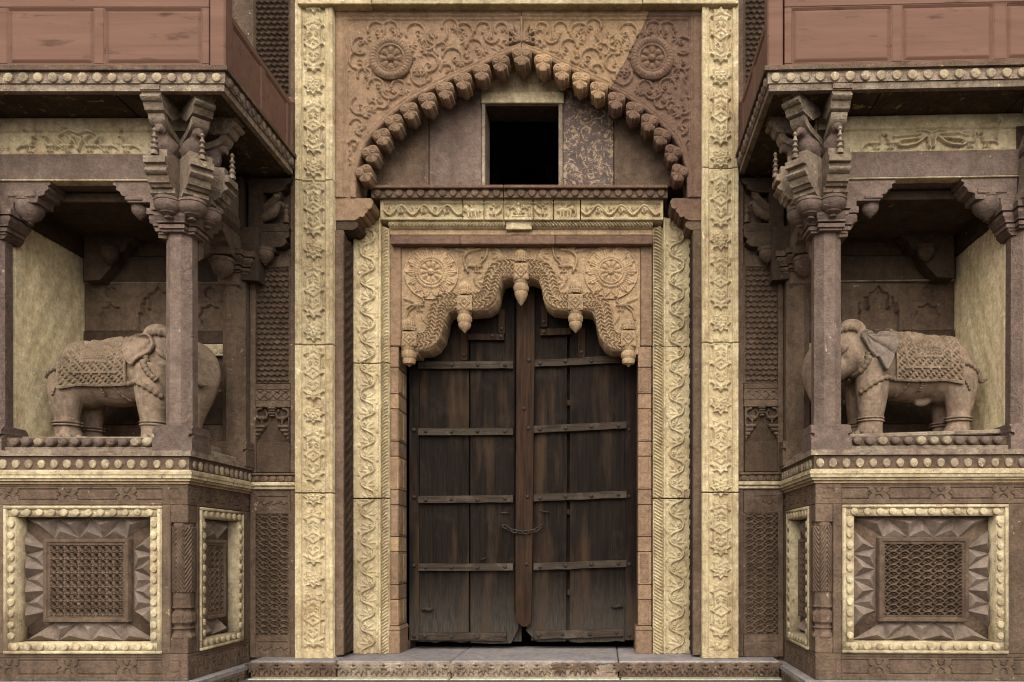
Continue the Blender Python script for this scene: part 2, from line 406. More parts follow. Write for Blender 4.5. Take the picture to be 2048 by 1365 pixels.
        if sd is not None:
            onb = np.zeros(N, bool); onb[a] = True; mm = onb & m
            U[mm] -= (e * gu.ravel() / g.ravel())[mm]; V[mm] -= (e * gv.ravel() / g.ravel())[mm]
        ids = np.unique(np.concatenate([a, b])); new = np.full(N, -1); new[ids] = N + np.arange(len(ids))
        SK = np.stack([b, a, new[a], new[b]], -1)
        bk = back if np.isscalar(back) else back.ravel()[ids]
        U = np.concatenate([U, U[ids]]); V = np.concatenate([V, V[ids]]); H = np.concatenate([H, np.full(len(ids), -1.0) * bk])
        Fq = np.vstack([Q, SK]); used = np.unique(Fq); rm = np.zeros(len(U), int); rm[used] = np.arange(len(used))
        X = mp(U[used], V[used], H[used])
        return mk(name, X, rm[Fq], mat, parent, smooth)
def fmap(Y):
    s = (DC + Y) / FPX
    return lambda U, V, H: np.stack([(U - CX) * s, Y - H * s * 1.35, HC + (CY - V) * s], 1)
def bmap(O, du, dv, n, s):
    O, du, dv, n = [np.array(q, float) for q in (O, du, dv, n)]
    return lambda U, V, H: O + (U[:, None] * du + V[:, None] * dv + H[:, None] * n) * s
def hexlat(U, V, p, q, w):
    """pierced lattice of rounded cells: 1 on the bars, 0 in the holes"""
    a = np.hypot(((U / p + .5) % 1 - .5) * p, ((V / q + .5) % 1 - .5) * q); b = np.hypot(((U / p) % 1 - .5) * p, ((V / q) % 1 - .5) * q)
    lo = np.minimum(a, b); hi = np.maximum(a, b)
    return np.clip(1 - (hi - lo) / w, 0, 1) ** .6
def scale_lat(U, V, p, q):
    """net of curved bars wandering across each other"""
    best = np.zeros(U.shape)
    for sl_, ph in ((.5, 0), (-.5, .5)):
        r = (V + sl_ * U * q / p * 2 + 2.2 * np.sin(2 * pi * (U / p + ph))) / q
        d = np.abs(r % 1 - .5) * q
        best = np.maximum(best, np.clip(1.5 - d / (q * .13), 0, 1))
    d = np.abs((V / q * 2 + .35 * np.sin(2 * pi * U / p * 2)) % 1 - .5) * q / 2
    return np.maximum(best, .8 * np.clip(1.4 - d / (q * .10), 0, 1))
# ------------------------------------------------------------ ground, walls behind
g = wbox('ground', (-40, -40, -1.0), (40, 12, -.185), EARTH, None); g['kind'] = 'structure'
for k, (a, b) in enumerate(((-9, wx(600, 0)), (wx(1470, 0), 9))):
    w = wbox('wall', (a, .03, -.5), (b, .6, 7.0), UMBER, None); w['kind'] = 'structure'
w = wbox('wall', (wx(600, 0) + .01, .05, wz(-20, 0)), (wx(1470, 0) - .01, .6, 7.0), UMBER, None); w['kind'] = 'structure'
rm = thing('inner_room', 'dark hall seen through the gate window', 'room', (-.8, 2, 0), kind='structure')
del rm['category']
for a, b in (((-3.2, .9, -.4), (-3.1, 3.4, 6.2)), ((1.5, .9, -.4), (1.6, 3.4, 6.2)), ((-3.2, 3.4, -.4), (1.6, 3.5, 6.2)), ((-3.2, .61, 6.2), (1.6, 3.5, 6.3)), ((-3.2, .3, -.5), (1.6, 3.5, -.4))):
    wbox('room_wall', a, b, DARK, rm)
pbox('back_pillar', 985, 225, 1000, 380, 3.0, 3.2, WEATHER, rm); pbox('back_pillar', 1090, 225, 1106, 380, 3.0, 3.2, WEATHER, rm)
pbox('back_beam', 975, 236, 1115, 250, 2.95, 3.2, WEATHER, rm)
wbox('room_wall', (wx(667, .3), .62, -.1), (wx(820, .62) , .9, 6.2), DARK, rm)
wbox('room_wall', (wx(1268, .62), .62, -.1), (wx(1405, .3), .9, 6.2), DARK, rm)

# ------------------------------------------------------------ outer cream frame
OF = thing('outer_gate_frame', 'tall cream sandstone frame carved with eight-pointed stars around the whole gateway', 'gate frame', (wx(1035, 0), -.1, 0))
def star_strip(x0, x1, cx, y0, joints, seed):
    rr = random.Random(seed)
    F = Fld(x0, -60, x1, 1318, 1.25)
    hw = 23.5
    F.H[...] = np.where(np.abs(F.U - cx) < hw, 0, 3.2); F.H[...] += np.where(np.abs(F.U - cx) > 31, 1.2, 0)
    F.ridge([(cx - hw - 2, -60), (cx - hw - 2, 1318)], 1.3, 1.2, 3.2); F.ridge([(cx + hw + 2, -60), (cx + hw + 2, 1318)], 1.3, 1.2, 3.2)
    y = y0 - 164 * 2
    while y < 1320:
        F.plate(star(cx, y, 22, 14.5), 4.8, .9); F.plate(star(cx, y, 18, 11.5), -1.4, 1, mode='add'); F.flower(cx, y, 12, 8, 3.4, 3.2, rr.random())
        ya, yb = y + 38, y + 126
        P = [(cx, ya - 14), (cx + 6, ya - 6), (cx + 15, ya - 8), (cx + 13, ya + 1), (cx + 22, ya + 7), (cx + 14, ya + 12), (cx + 14, yb - 12), (cx + 22, yb - 7), (cx + 13, yb - 1), (cx + 15, yb + 8), (cx + 6, yb + 6), (cx, yb + 14)]
        P = P + [(2 * cx - a, b) for a, b in reversed(P[1:-1])]
        F.plate(P, 4.8, .9); F.plate([(cx + (a - cx) * .8, (ya + yb) / 2 + (b - (ya + yb) / 2) * .94) for a, b in P], -1.4, 1, mode='add')
        ym = (ya + yb) / 2
        F.plate([(cx - 22, ym), (cx, ym - 15), (cx + 22, ym), (cx, ym + 15)], 5.6, 1.5); F.plate([(cx - 13, ym), (cx, ym - 9), (cx + 13, ym), (cx, ym + 9)], -1.5, 1, mode='add'); F.plate(star(cx, ym, 6, 3, 4), 6.5, 2)
        for s in (-1, 1):
            for d, yy in ((1, ya - 2), (-1, yb + 2)):
                F.leaf(cx, yy + d * 9, (90 if d > 0 else -90) + s * 28, 17, 4.5, 3.6, 3.2, .2, .3 * s)
                F.leaf(cx, yy, (90 if d > 0 else -90) + s * 62, 14, 4, 3.4, 3.2, .15, -.2 * s)
                F.spiral(cx + s * 7, yy + d * 25, 5, 90, .9 * s, 1.4, 3, 3.2)
        F.leaf(cx, ya - 12, 90, 17, 4, 3.6, 3.2); F.leaf(cx, yb + 12, -90, 17, 4, 3.6, 3.2)
        for s in (-1, 1):                                     # slim panels beside the cartouche
            F.rect(cx + s * 19 - 2.5, ya + 15, cx + s * 19 + 2.5, ym - 10, 2.4, 1); F.rect(cx + s * 19 - 2.5, ym + 10, cx + s * 19 + 2.5, yb - 15, 2.4, 1)
        y += 164
    F.H[F.V > 1300] = 3.2
    F.plate([(cx - 20, 1282), (cx + 20, 1282), (cx + 20, 1296), (cx + 8, 1292), (cx, 1298), (cx - 8, 1292), (cx - 20, 1296)], 3, 1)
    F.H += .35 * np.sin(F.U * .21 + F.V * .07) * np.sin(F.V * .11)
    js = [-60] + joints + [1318]
    for a, b in zip(js[:-1], js[1:]):
        F.mesh('stone_block', fmap(-.10), CREAM, OF, (x0, a + .9, x1, b - .3), back=70)
star_strip(592, 667, 628.5, 173, [362, 690, 986], 1)
star_strip(1404, 1476, 1441, 155, [337, 686, 985], 2)
pbox('lintel_block', 594, -90, 742, 8, -.17, .28, CREAM, OF); pbox('lintel_block', 743, -90, 1285, 8, -.168, .28, CREAM, OF); pbox('lintel_block', 1286, -90, 1477, 7, -.17, .28, CREAM, OF)

# ------------------------------------------------------------ arched spandrel
SP = thing('arched_spandrel', 'pink sandstone panel over the gate carved with scrolls above a cusped pointed arch', 'arch', (wx(1043, 0), 0, 3))
YS = -.03
half = [(0, 89), (48, 108), (105, 135), (163, 161), (220, 192), (258, 219), (286, 245), (315, 278), (333, 320), (340, 362), (341, 400)]
AX = 1043.5
up = spline(half, 5)
arch_out = np.array([(AX - a, b) for a, b in reversed(up)] + [(AX + a, b) for a, b in up[1:]])
lowc = spline([(0, 101), (46, 119), (101, 145), (158, 171), (214, 201), (251, 227), (278, 252), (306, 284), (323, 323), (330, 364), (331, 440)], 5)
opening = np.array([(AX - a, b) for a, b in reversed(lowc)] + [(AX + a, b) for a, b in lowc[1:]])
F = Fld(668, 8, 1405, 397, 1.3)
sd = -Fld.sdpoly(F.U, F.V, opening)
so_ = Fld.sdpoly(F.U, F.V, np.vstack([arch_out, [(AX + 341, 450), (AX - 341, 450)]]))
F.H[...] = 0
rimx = np.minimum(F.U - 668, 1405 - F.U)
F.H[...] = np.where(rimx < 24, 4.5, np.where(rimx < 28, 2.2, 0)); F.H[F.V < 36] = 5.5; F.H[(F.V >= 36) & (F.V < 41) & (rimx > 24)] = 2.5
F.groove([(672, 8), (672, 397)], 1.6, 1.2); F.groove([(688, 38), (688, 397)], 1.3, 1.5); F.groove([(1386, 38), (1386, 397)], 1.3, 1.5)
rrs = random.Random(3)
def scroll_half(mx):
    f = lambda x, y: (x if not mx else 2 * AX - x, y)
    g = -1 if mx else 1
    def c(x, y, r, a0, a1, w=2.6, h=4.2):
        P = [f(*p) for p in arc(x, y, r, a0, a1)]; F.ridge(P, w, h); F.groove(P, .8, 1.2)
        e = P[-1]; ang = math.degrees(math.atan2(P[-1][1] - P[-2][1], P[-1][0] - P[-2][0]))
        F.spray(e[0], e[1], ang, r * .95, 4.6, 5, 150); q = f(x, y)
        F.spiral(q[0] + (e[0] - q[0]) * .35, q[1] + (e[1] - q[1]) * .35, r * .35, rrs.uniform(0, 360), g * 1.1, 1.7, 3.6)
    for a in ((753, 62, 17, 170, 400), (781, 60, 16, 170, 380), (721, 93, 17, 60, 300), (718, 122, 18, 280, 60), (831, 67, 19, 160, 385), (854, 86, 16, 250, 450), (873, 68, 22, -20, 150),
              (900, 55, 16, 170, 370), (928, 66, 18, 230, 430), (905, 118, 20, 190, 380), (949, 97, 17, 180, 380), (966, 62, 16, 170, 400), (984, 74, 14, 20, 200), (858, 127, 18, 250, 460),
              (843, 152, 20, 10, 200), (893, 142, 12, 180, 390), (752, 174, 16, 170, 380), (729, 152, 14, 160, 380), (781, 183, 17, 180, 20), (797, 176, 14, 180, 380), (720, 212, 18, 240, 60), (765, 205, 13, 0, 200),
              (713, 252, 13, 200, 420), (735, 225, 11, 90, 300), (1003, 60, 13, 150, 360), (823, 106, 13, 60, 270), (707, 290, 9, 200, 420), (745, 214, 9, 200, 420), (722, 262, 9, 90, 300), (1010, 90, 8, 100, 330), (882, 100, 13, 120, 330), (935, 118, 10, 20, 250)):
        c(*a)
    for _ in range(70):                                       # small leaves filling the ground
        x, y = rrs.uniform(700, 1020), rrs.uniform(46, 330)
        F.leaf(*f(x, y), rrs.uniform(0, 360), rrs.uniform(8, 16), rrs.uniform(2, 4), 3.2, 0, .15, rrs.uniform(-.4, .4))
    F.ridge([f(700 + 3 * math.sin(t * .5), 330 - t * 1.5) for t in range(20)], 2, 3)
scroll_half(False); scroll_half(True)
F.H += .3 * np.sin(F.U * .13) * np.sin(F.V * .17)
keepclear = so_ > -6
F.H[keepclear & (rimx > 28) & (F.V > 41)] *= .25
m = so_ > 0                                                   # moulded rib following the arch
F.H[m & (sd > 0)] = 4.6; F.H[m & (so_ < 2.2)] = 5.6; F.H[m & (sd < 2.6) & (sd > 0)] = 3.4
dl = ((F.U - 1304) * (178 - 18) - (F.V - 18) * (1222 - 1304)) / math.hypot(160, 82)
F.mesh('spandrel_slab', fmap(YS), PINK, SP, sd=np.minimum(sd, AX - .7 - F.U), back=52)
F.mesh('spandrel_slab', fmap(YS), PALEPINK, SP, sd=np.minimum(sd, np.minimum(F.U - AX - .4, -dl)), back=52)['label'] = 'paler scroll-carved slab right of the apex'
F.mesh('spandrel_slab', fmap(YS), MAROON, SP, sd=np.minimum(sd, dl - 1), back=52)['label'] = 'darker replacement slab with a slanting joint'
# rosettes
def rosette(name, cx, cy, R, Y, mat, parent, kind):
    st = 1.0; G = Fld(cx - R - 1, cy - R - 1, cx + R + 1, cy + R + 1, st)
    d = np.hypot(G.U - cx, G.V - cy) / R; a = np.arctan2(G.V - cy, G.U - cx); s_ = lambda e0, e1, x: np.clip((x - e0) / (e1 - e0), 0, 1)
    if kind == 0:
        H = np.where(d > .62, 5 + 5 * np.sin(np.clip((d - .62) / .38, 0, 1) * pi) * (.72 + .28 * np.abs(np.sin(a * 18))), 0)
        i = d < .62; H[i] = (2 + 5.5 * np.sin(np.clip((d - .15) / .47, 0, 1) * pi) * np.abs(np.cos(a * 4)) ** .6)[i]
        H = np.where((d > .57) & (d < .64), 7.5, H)
        H = np.where(d < .17, 5 + 5 * np.sqrt(np.clip(1 - (d / .17) ** 2, 0, 1)), H)
    else:
        H = np.where(d > .96, 3, .6)
        lf = .70 + .2 * np.abs(np.cos(a * 7)) ** 2 + .05 * np.abs(np.cos(a * 21))
        H = np.where((d < lf) & (d > .6), 4 - 2.2 * np.abs(np.sin(a * 28)) + 1.5 * np.abs(np.cos(a * 7)), H)
        H = np.where((d <= .62) & (d > .47), 4 + 3.5 * np.sin(s_(.47, .62, d) * pi) * (.6 + .4 * np.abs(np.sin(a * 18))), H)
        H = np.where((d <= .47) & (d > .41), 8, H)
        i = d <= .41; H[i] = (3 + 6 * np.sin(s_(.1, .42, d) * pi * .9) * np.abs(np.cos(a * 5)) ** .55)[i]
        H = np.where(d < .13, 6 + 5 * np.sqrt(np.clip(1 - (d / .13) ** 2, 0, 1)) + .8 * np.cos(a * 6), H)
    G.H = H * (.7 if kind else .9)
    o = G.mesh(name, fmap(Y), mat, parent, sd=(1 - d) * R, back=3); return o
rosette('rosette', 783, 120, 43, YS - .005, PINK, SP, 0); rosette('rosette', 1304, 120, 43, YS - .005, MAROON, SP, 0)
# leaf finial over the apex
G = Fld(1018, 36, 1069, 92, 1.1)
for k in range(9): G.leaf(AX, 84, -90 + (k - 4) * 21, 40 - 3.4 * abs(k - 4), 5.2, 6, 0, .1, .09 * (k - 4))
G.spiral(1030, 82, 7, 0, 1.3, 2, 6); G.spiral(1057, 82, 7, 180, -1.3, 2, 6); G.plate([(1040, 36), (1047, 36), (1046, 90), (1041, 90)], 6, 1.5)
G.mesh('leaf_finial', fmap(YS - .012), PINK, SP, sd=G.H - .6, back=2)
# cusps of the arch
def cusp_mesh(mat):
    R = 19.; G = Fld(-19, -17, 19, 22, 1.0)
    d1 = np.hypot(G.U + 8.6, G.V + 6); d2 = np.hypot(G.U - 8.6, G.V + 6)
    lf = Fld.sdpoly(G.U, G.V, [(-11, -2), (11, -2), (11, 3), (14, 5), (13, 11), (7, 12.5), (6, 15.5), (0, 18.5), (-6, 15.5), (-7, 12.5), (-13, 11), (-14, 5), (-11, 3)])
    sdd = np.maximum(np.maximum(9.2 - d1, 9.2 - d2), np.maximum(lf, Fld.sdpoly(G.U, G.V, [(-9, -16), (9, -16), (9, 0), (-9, 0)])))
    G.H[...] = 1.2
    G.disc(-8.6, -6, 9, 3, 1, False); G.disc(8.6, -6, 9, 3, 1, False)
    G.spiral(-8.6, -6, 7, 40, 1.6, 1.3, 2, 3.6); G.spiral(8.6, -6, 7, 140, -1.6, 1.3, 2, 3.6)
    G.leaf(0, 0, 90, 19, 7, 3.5, 1.5); G.leaf(-2, 1, 140, 14, 4, 3, 1.5); G.leaf(2, 1, 40, 14, 4, 3, 1.5); G.disc(0, 3, 2.6, 4, 1.5)
    s = (DC + YS) / FPX
    return G.mesh('cusp', bmap((0, 0, 0), (1, 0, 0), (0, 0, -1), (0, -1, 0), s), mat, SP, sd=sdd, back=36)
cp = [(1001, 127), (963, 145), (926, 163), (890, 182), (855, 203), (819, 223), (789, 247), (764, 275), (742, 309), (729, 348)]
CM = {}
for M_ in (PINK, PALEPINK, MAROON):
    o = cusp_mesh(M_); CM[M_] = o.data; bpy.data.objects.remove(o)
fixo = Vector(ORG[SP])
for me in CM.values(): me.transform(Matrix.Translation(fixo))
for i, (x, y) in enumerate(cp):
    inst('cusp', CM[PINK], W(x, y, YS - .03), SP, roty=-.05 * i)
    inst('cusp', CM[PALEPINK] if i < 4 else CM[MAROON], W(2 * AX - x, y - 1, YS - .03), SP, roty=.05 * i)
inst('cusp', CM[PINK], W(AX, 113, YS - .034), SP, scale=1.1)
# stepped imposts at the foot of the arch
for s in (-1, 1):
    f = lambda x: AX + s * (AX - x)
    mt = PINK if s > 0 else MAROON
    mt = PINK if s == 1 else MAROON
    P = [(668, 397), (742, 397), (747, 404), (744, 412), (737, 418), (733, 426), (722, 430), (716, 437), (708, 441), (668, 441)]
    if s == 1: pts = P; mt = PINK
    else: pts = [(2 * AX - a, b) for a, b in P][::-1]; mt = MAROON
    pprism('impost_block', pts, YS - .012, .235, mt, SP)
    P2 = [(669, 441), (709, 441), (717, 447), (715, 455), (706, 460), (669, 460)]
    if s != 1: P2 = [(2 * AX - a, b) for a, b in P2][::-1]
    pprism('impost_step', P2, YS + .004, .235, DARK if s == 1 else BROWN, SP)
    for (x, y, r) in ((738, 411, 7), (724, 429, 5.5)):
        p = W(x if s == 1 else 2 * AX - x, y, YS - .02); rr_ = r * .0048
        V, Ff = lathe_geo([(rr_, 0), (rr_, .25)], 12); V = np.stack([V[:, 0], V[:, 2], V[:, 1]], 1) + p
        mk('scroll_roll', V, [q[::-1] for q in Ff], mt, SP, 40)
for x0, x1 in ((716, 757),):
    for s in (1, -1):
        q = sorted((x0, x1) if s == 1 else (2 * AX - x0, 2 * AX - x1))

# ------------------------------------------------------------ tympanum with the window
TY = thing('tympanum_wall', 'flat wall of brown and mottled slabs under the arch with an open dark window', 'wall', (wx(1043, .26), .3, 3.9))
Yt = .262
for x0, x1, mt in ((690, 857, BROWN), (858.5, 963, MAUVE), (1126, 1227, CAMO), (1228.5, 1398, BROWN)):
    pbox('wall_slab', x0, 60, x1, 373, Yt, .6, mt, TY)
pbox('wall_slab', 963.6, 60, 1125.4, 186, Yt + .004, .6, CREAMY, TY)
wf = pbox('window_lintel', 962, 184, 1128, 206, Yt - .04, .58, CREAMY, TY)
pbox('window_lintel_edge', 968, 206.4, 1120, 212, Yt - .01, .56, DARK, TY)
pbox('window_jamb', 963.3, 206.5, 970, 372, Yt - .022, .58, WEATHER, TY); pbox('window_jamb', 1117, 206.5, 1125.4, 372, Yt - .022, .58, WEATHER, TY)

# ------------------------------------------------------------ lotus ledge
def petal_mesh(name, w, h, d, mat, n=10):
    """a small hanging lotus petal, domed; front faces -Y, centred"""
    d = d * .5
    rim = [(w / 2 * math.cos(a) * (1 - .12 * max(0, -math.sin(a))), h / 2 * math.sin(a) * (1.08 if math.sin(a) < 0 else .9)) for a in [2 * pi * k / n for k in range(n)]]
    V = [(x, .004, z) for x, z in rim] + [(x * .98, -d * .8, z * .98) for x, z in rim] + [(x * .86, -d, z * .86) for x, z in rim] + [(0, -d * 1.04, 0)]
    F = []
    for i in range(n):
        j = (i + 1) % n
        F += [(i, j, n + j, n + i), (n + i, n + j, 2 * n + j, 2 * n + i), (2 * n + i, 2 * n + j, 3 * n)]
    me = bpy.data.meshes.new(name); me.from_pydata(V, [], F); me.materials.append(mat); me.update()
    me.polygons.foreach_set('use_smooth', [True] * len(me.polygons)); return me
PM = {}
def petals(parent, a, b, n, w, h, d, mats, rotz=0, name='lotus_petal', roty=0):
    a = np.array(a, float); b = np.array(b, float)
    for k in range(n):
        mt = mats[random.randrange(len(mats))]
        key = (round(w, 3), round(h, 3), round(d, 3), mt.name)
        if key not in PM: PM[key] = petal_mesh(name, w, h, d, mt)
        inst(name, PM[key], a + (b - a) * ((k + .5) / n), parent, rotz, random.uniform(.94, 1.06), roty)
LG = thing('lotus_ledge', 'narrow dark ledge with hanging lotus petals beneath the arch window', 'ledge', W(1043, 395, .12))
for x0, x1 in ((742, 1006.6), (1007.6, 1336)):
    pbox('ledge_slab', x0, 369.5, x1, 376, .075, .5, MAROON, LG); pbox('ledge_band', x0 + .2, 376.3, x1 - .2, 396, .125, .5, BROWN, LG)
    petals(LG, W(x0 + 3, 386, .122), W(x1 - 3, 386, .122), round((x1 - x0) / 22.2), .075, .078, .034, [MAROON, BROWN, MAROON])

# ------------------------------------------------------------ inner cream frame
IF = thing('inner_gate_frame', 'cream sandstone inner frame with climbing vine scrolls and a twisted rope border', 'gate frame', (wx(1043, .25), .25, 0))
Yi = .235
def vine_strip(cx, y0, y1, joints, flip):
    x0, x1 = (cx - 28, cx + 26) if flip > 0 else (cx - 26, cx + 28)
    F = Fld(x0, y0, x1, y1, 1.25); c = 1 * flip
    F.H[...] = np.where(np.abs(F.U - cx) < 21.5, 0, 3.6)
    P = [(cx + 13.5 * math.tanh(1.5 * math.sin(y / 57.5 * 2 * pi)) / .905, y) for y in np.arange(y0, y1 + 2, 2.)]
    k = 0; y = y0 - 57.5 / 4
    y = math.floor(y0 / 57.5) * 57.5
    while y < y1 + 30:
        for hlf, s in ((.25, 1), (.75, -1)):
            yc = y + 57.5 * hlf
            ox = cx - s * 17
            for q in range(6): F.leaf(cx + s * 10, yc + 10, -90 - s * (22 + 21 * q), 27 - 1.5 * abs(q - 2.5), 3.1, 3.6, 0, 0, s * (.28 - .1 * q))
            F.spiral(cx + s * 5, yc + 2, 5, 90, -s * 1.1, 1.5, 6); F.leaf(ox + s * 1, yc + 19, -60 if s < 0 else 240, 16, 4, 4, 0)
        y += 57.5
    F.ridge(P, 2.2, 6.4); F.groove(P, .7, 1.2); F.H *= .85
    js = [y0] + joints + [y1]
    for a, b in zip(js[:-1], js[1:]): F.mesh('vine_block', fmap(Yi), CREAM, IF, (x0, a + .8, x1, b - .2), back=12)
vine_strip(736, 436, 1309, [727, 997], 1); vine_strip(1353, 436, 1309, [694, 997], -1)
def rope(x0, y0, x1, y1, vert, dirn, joints=()):
    F = Fld(x0, y0, x1, y1, 1.15)
    q = (F.U - x0) / (x1 - x0) if vert else (F.V - y0) / (y1 - y0); t = F.V if vert else F.U
    x = np.clip(1 - ((q - .5) / .42) ** 2, 0, 1)
    F.H = np.where(x > 0, 6 * np.sqrt(x) + 2.2 * np.sin((t + dirn * q * 12) / 6.6 * 2 * pi) * x ** .3, 0)
    js = [y0] + list(joints) + [y1] if vert else [x0, x1]
    for a, b in zip(js[:-1], js[1:]):
        F.mesh('rope_moulding', fmap(Yi + .012), CREAM, IF, (x0, a + .4, x1, b - .4) if vert else (a, y0, b, y1), back=12)
rope(762.3, 456.5, 778, 1309, True, 1, [727, 997]); rope(1306, 456.5, 1326.8, 1309, True, -1, [694, 997])
rope(778.3, 443, 1011, 457.5, False, 1); rope(1064, 443, 1305.7, 457.5, False, -1)
pbox('keystone_block', 1011.4, 441, 1063.6, 459, Yi - .02, .4, CREAM, IF); pbox('frame_bed', 762.5, 458, 1326, 470.5, Yi + .03, .5, ORANGE, IF)
# carved frieze with scrolls and small figures
FZ = thing('figure_frieze', 'cream carved lintel frieze with leaf scrolls and five small figure panels', 'frieze', W(1043, 445, .2))
F = Fld(762, 401, 1326, 442, 1.1); F.H[...] = 0
F.H[(F.V < 408) | (F.V > 437)] = 4; F.H[F.V < 403.5] = 6; F.H[(F.U < 768) | (F.U > 1320)] = 4
def fscroll(xa, xb, s):
    P = [(x, 422.5 + 9.5 * math.sin((x - xa) / 46 * 2 * pi)) for x in np.arange(xa, xb, 2.)]
    for i in range(int((xb - xa) / 23)):
        x = xa + 23 * i + 11.5; d = 1 if i % 2 == 0 else -1
        F.leaf(x - 3, 422 + d * 9, -90 * d + 30 * s, 18, 5, 5, 0, .1, .4 * d); F.leaf(x + 2, 422 + d * 9, -90 * d - 50, 16, 5, 4.5, 0, .1, -.4 * d); F.leaf(x - 4, 422 + d * 8, -90 * d + 75, 14, 4, 4.5, 0, .1); F.spiral(x, 422 - d * 2, 5.5, 90 * d, d * 1.1, 1.5, 5)
    F.ridge(P, 2.6, 5.8)
fscroll(769, 925, 1); fscroll(1162, 1319, -1)
for x in (969, 1008.5, 1067, 1107): F.rect(x - 2, 407, x + 2, 438, 5.5, 1); F.rect(x - 3.5, 407, x + 3.5, 411, 6.5, 1)
def mini_elephant(x, d):
    F.leaf(x - 17, 424, 0, 34, 9, 6); F.disc(x + d * 13, 419, 6.5, 6.5); F.ridge([(x + d * 18, 421), (x + d * 21, 428), (x + d * 19, 434)], 2, 5)
    for k in (-9, -3, 5, 11): F.ridge([(x + k, 427), (x + k - d, 437)], 2.3, 5)
    F.leaf(x - 1, 420, -90 + d * 15, 12, 3.2, 6); F.disc(x + d * 2, 408.5, 2.6, 6); F.ridge([(x + 2 * d, 413), (x + 9 * d, 410)], 1.3, 5)
mini_elephant(946, -1); mini_elephant(1131, 1)
def mini_rider(x, d):
    F.leaf(x - 10, 429, 0, 21, 4, 5); F.leaf(x, 433, -90, 18, 5, 6); F.disc(x, 412, 3.2, 6.2); F.ridge([(x, 419), (x + 7 * d, 414), (x + 12 * d, 410)], 1.4, 5); F.ridge([(x, 419), (x - 8 * d, 417)], 1.4, 5)
    F.ridge(spline([(x + 9 * d, 429), (x + 14 * d, 422), (x + 15 * d, 414)]), 2, 5); F.ridge([(x - 3, 431), (x - 4, 437)], 1.4, 5); F.ridge([(x + 4, 431), (x + 3, 437)], 1.4, 5)
mini_rider(988, 1); mini_rider(1086, -1)
F.leaf(1024, 434, 0, 27, 4, 5.5); F.leaf(1037.5, 433, -90, 20, 7, 7); F.disc(1037.5, 412, 4.2, 7.5); F.plate([(1033, 410), (1042, 410), (1037.5, 405)], 6.5, 2)   # plain seated figure with two attendants
for s in (-1, 1):
    F.ridge([(1037.5 + s * 5, 420), (1037.5 + s * 11, 417), (1037.5 + s * 9, 412)], 1.5, 5.5); F.ridge([(1037.5 + s * 5, 423), (1037.5 + s * 10, 427), (1037.5 + s * 5, 430)], 1.6, 5.5); F.leaf(1037.5 + s * 21, 436, -90, 20, 4, 5); F.disc(1037.5 + s * 21, 415, 3, 5.5); F.ridge([(1037.5 + s * 20, 421), (1037.5 + s * 14, 417)], 1.2, 5)
for a, b in ((762, 925), (926, 968.6), (969.4, 1008), (1009, 1066.4), (1067.4, 1106.6), (1107.4, 1161), (1162, 1326)):
    F.mesh('carved_panel', fmap(Yi - .03), CREAM, FZ, (a, 401, b, 442), back=30)
pbox('frieze_bed', 759, 396.6, 1330, 400.6, Yi - .02, .5, CREAMY, FZ)
# dark strips and carved reveals between the two frames
RV = thing('carved_reveal', 'dark brown recessed strip with a pierced side, left of the vine frame', 'jamb', (wx(680, 0), -.05, 0), 'dark strips between the two cream frames')
RW = thing('carved_reveal', 'dark brown recessed strip with white paint flakes, right of the vine frame', 'jamb', (wx(1395, 0), -.05, 0), 'dark strips between the two cream frames')
pbox('plain_strip', 667.5, 460.5, 687, 1311, -.055, -.0, BROWN, RV); pbox('plain_strip', 1386, 460.5, 1403.5, 1311, -.055, 0, BROWN, RW)
pbox('reveal_core', 668.5, 443, 683, 1311, 0.001, .6, DARK, RV); pbox('reveal_core', 1390, 443, 1403, 1311, .001, .6, DARK, RW)
xl = wx(686.2, -.05); xr = wx(1386.8, -.05)
for obj_, xx, nx, du, oy in ((RV, xl, 1, 1, -.05), (RW, xr, -1, -1, .235)):
    L_ = 1311 - 462; s = .0048; wd_ = .285 / s
    F = Fld(0, 462, wd_, 1311, 1.5)
    F.H[...] = 2.2 * np.clip(np.sin((F.V + F.U * .55) / 21 * 2 * pi) * 2, 0, 1) * np.abs(np.sin(F.U / wd_ * 5 * pi)) ** .5 + 1.6 * np.abs(np.sin((F.V - F.U * .8) / 9 * pi)) * np.abs(np.sin(F.U / wd_ * 7 * pi))
    F.H[(F.U < 4) | (F.U > wd_ - 5)] = 2.5
    F.mesh('pierced_strip', bmap((xx, oy, HC + CY * s - .0), (0, du, 0), (0, 0, -1), (nx, 0, 0), s), DARK, obj_, back=4)

# ------------------------------------------------------------ scalloped door arch
LB = thing('brown_lintel', 'long brown stone lintel across the top of the door recess', 'lintel', W(1043, 490, .2))
for a, b in ((781, 919.5), (920.2, 1109.5), (1110.2, 1305)): pbox('lintel_stone', a, 471, b, 488.5, .19, .6, MAROON, LB)
DA = thing('scalloped_door_arch', 'orange-pink stone panel with two big rosettes and a stepped serpentine arch over the door', 'arch', W(1043, 600, .3))
Yd = .29
lowL = [(803, 742), (803, 709), (836, 709), (838, 703), (858, 702), (872, 694), (884, 676), (890, 652), (892, 636), (899, 624), (912, 622), (946, 623), (978, 620), (991, 611), (998, 598), (1001, 578), (1007, 561), (1018, 557), (1043.5, 557)]
AXD = 1041.0
lowL = [(a - 2.5 if a > 900 else a - 1, b) for a, b in lowL]
openg = lowL[1:] + [(2 * AXD - a, b) for a, b in reversed(lowL[1:-1])] + [(1290, 760), (790, 760)]
F = Fld(803, 489, 1280, 712, 1.25)
sdd = -Fld.sdpoly(F.U, F.V, openg)
F.H[...] = 0; F.H[F.V < 495] = 3
cen = [(826, 684), (846, 684), (862, 676), (871, 656), (874, 632), (880, 612), (893, 604), (912, 604)]
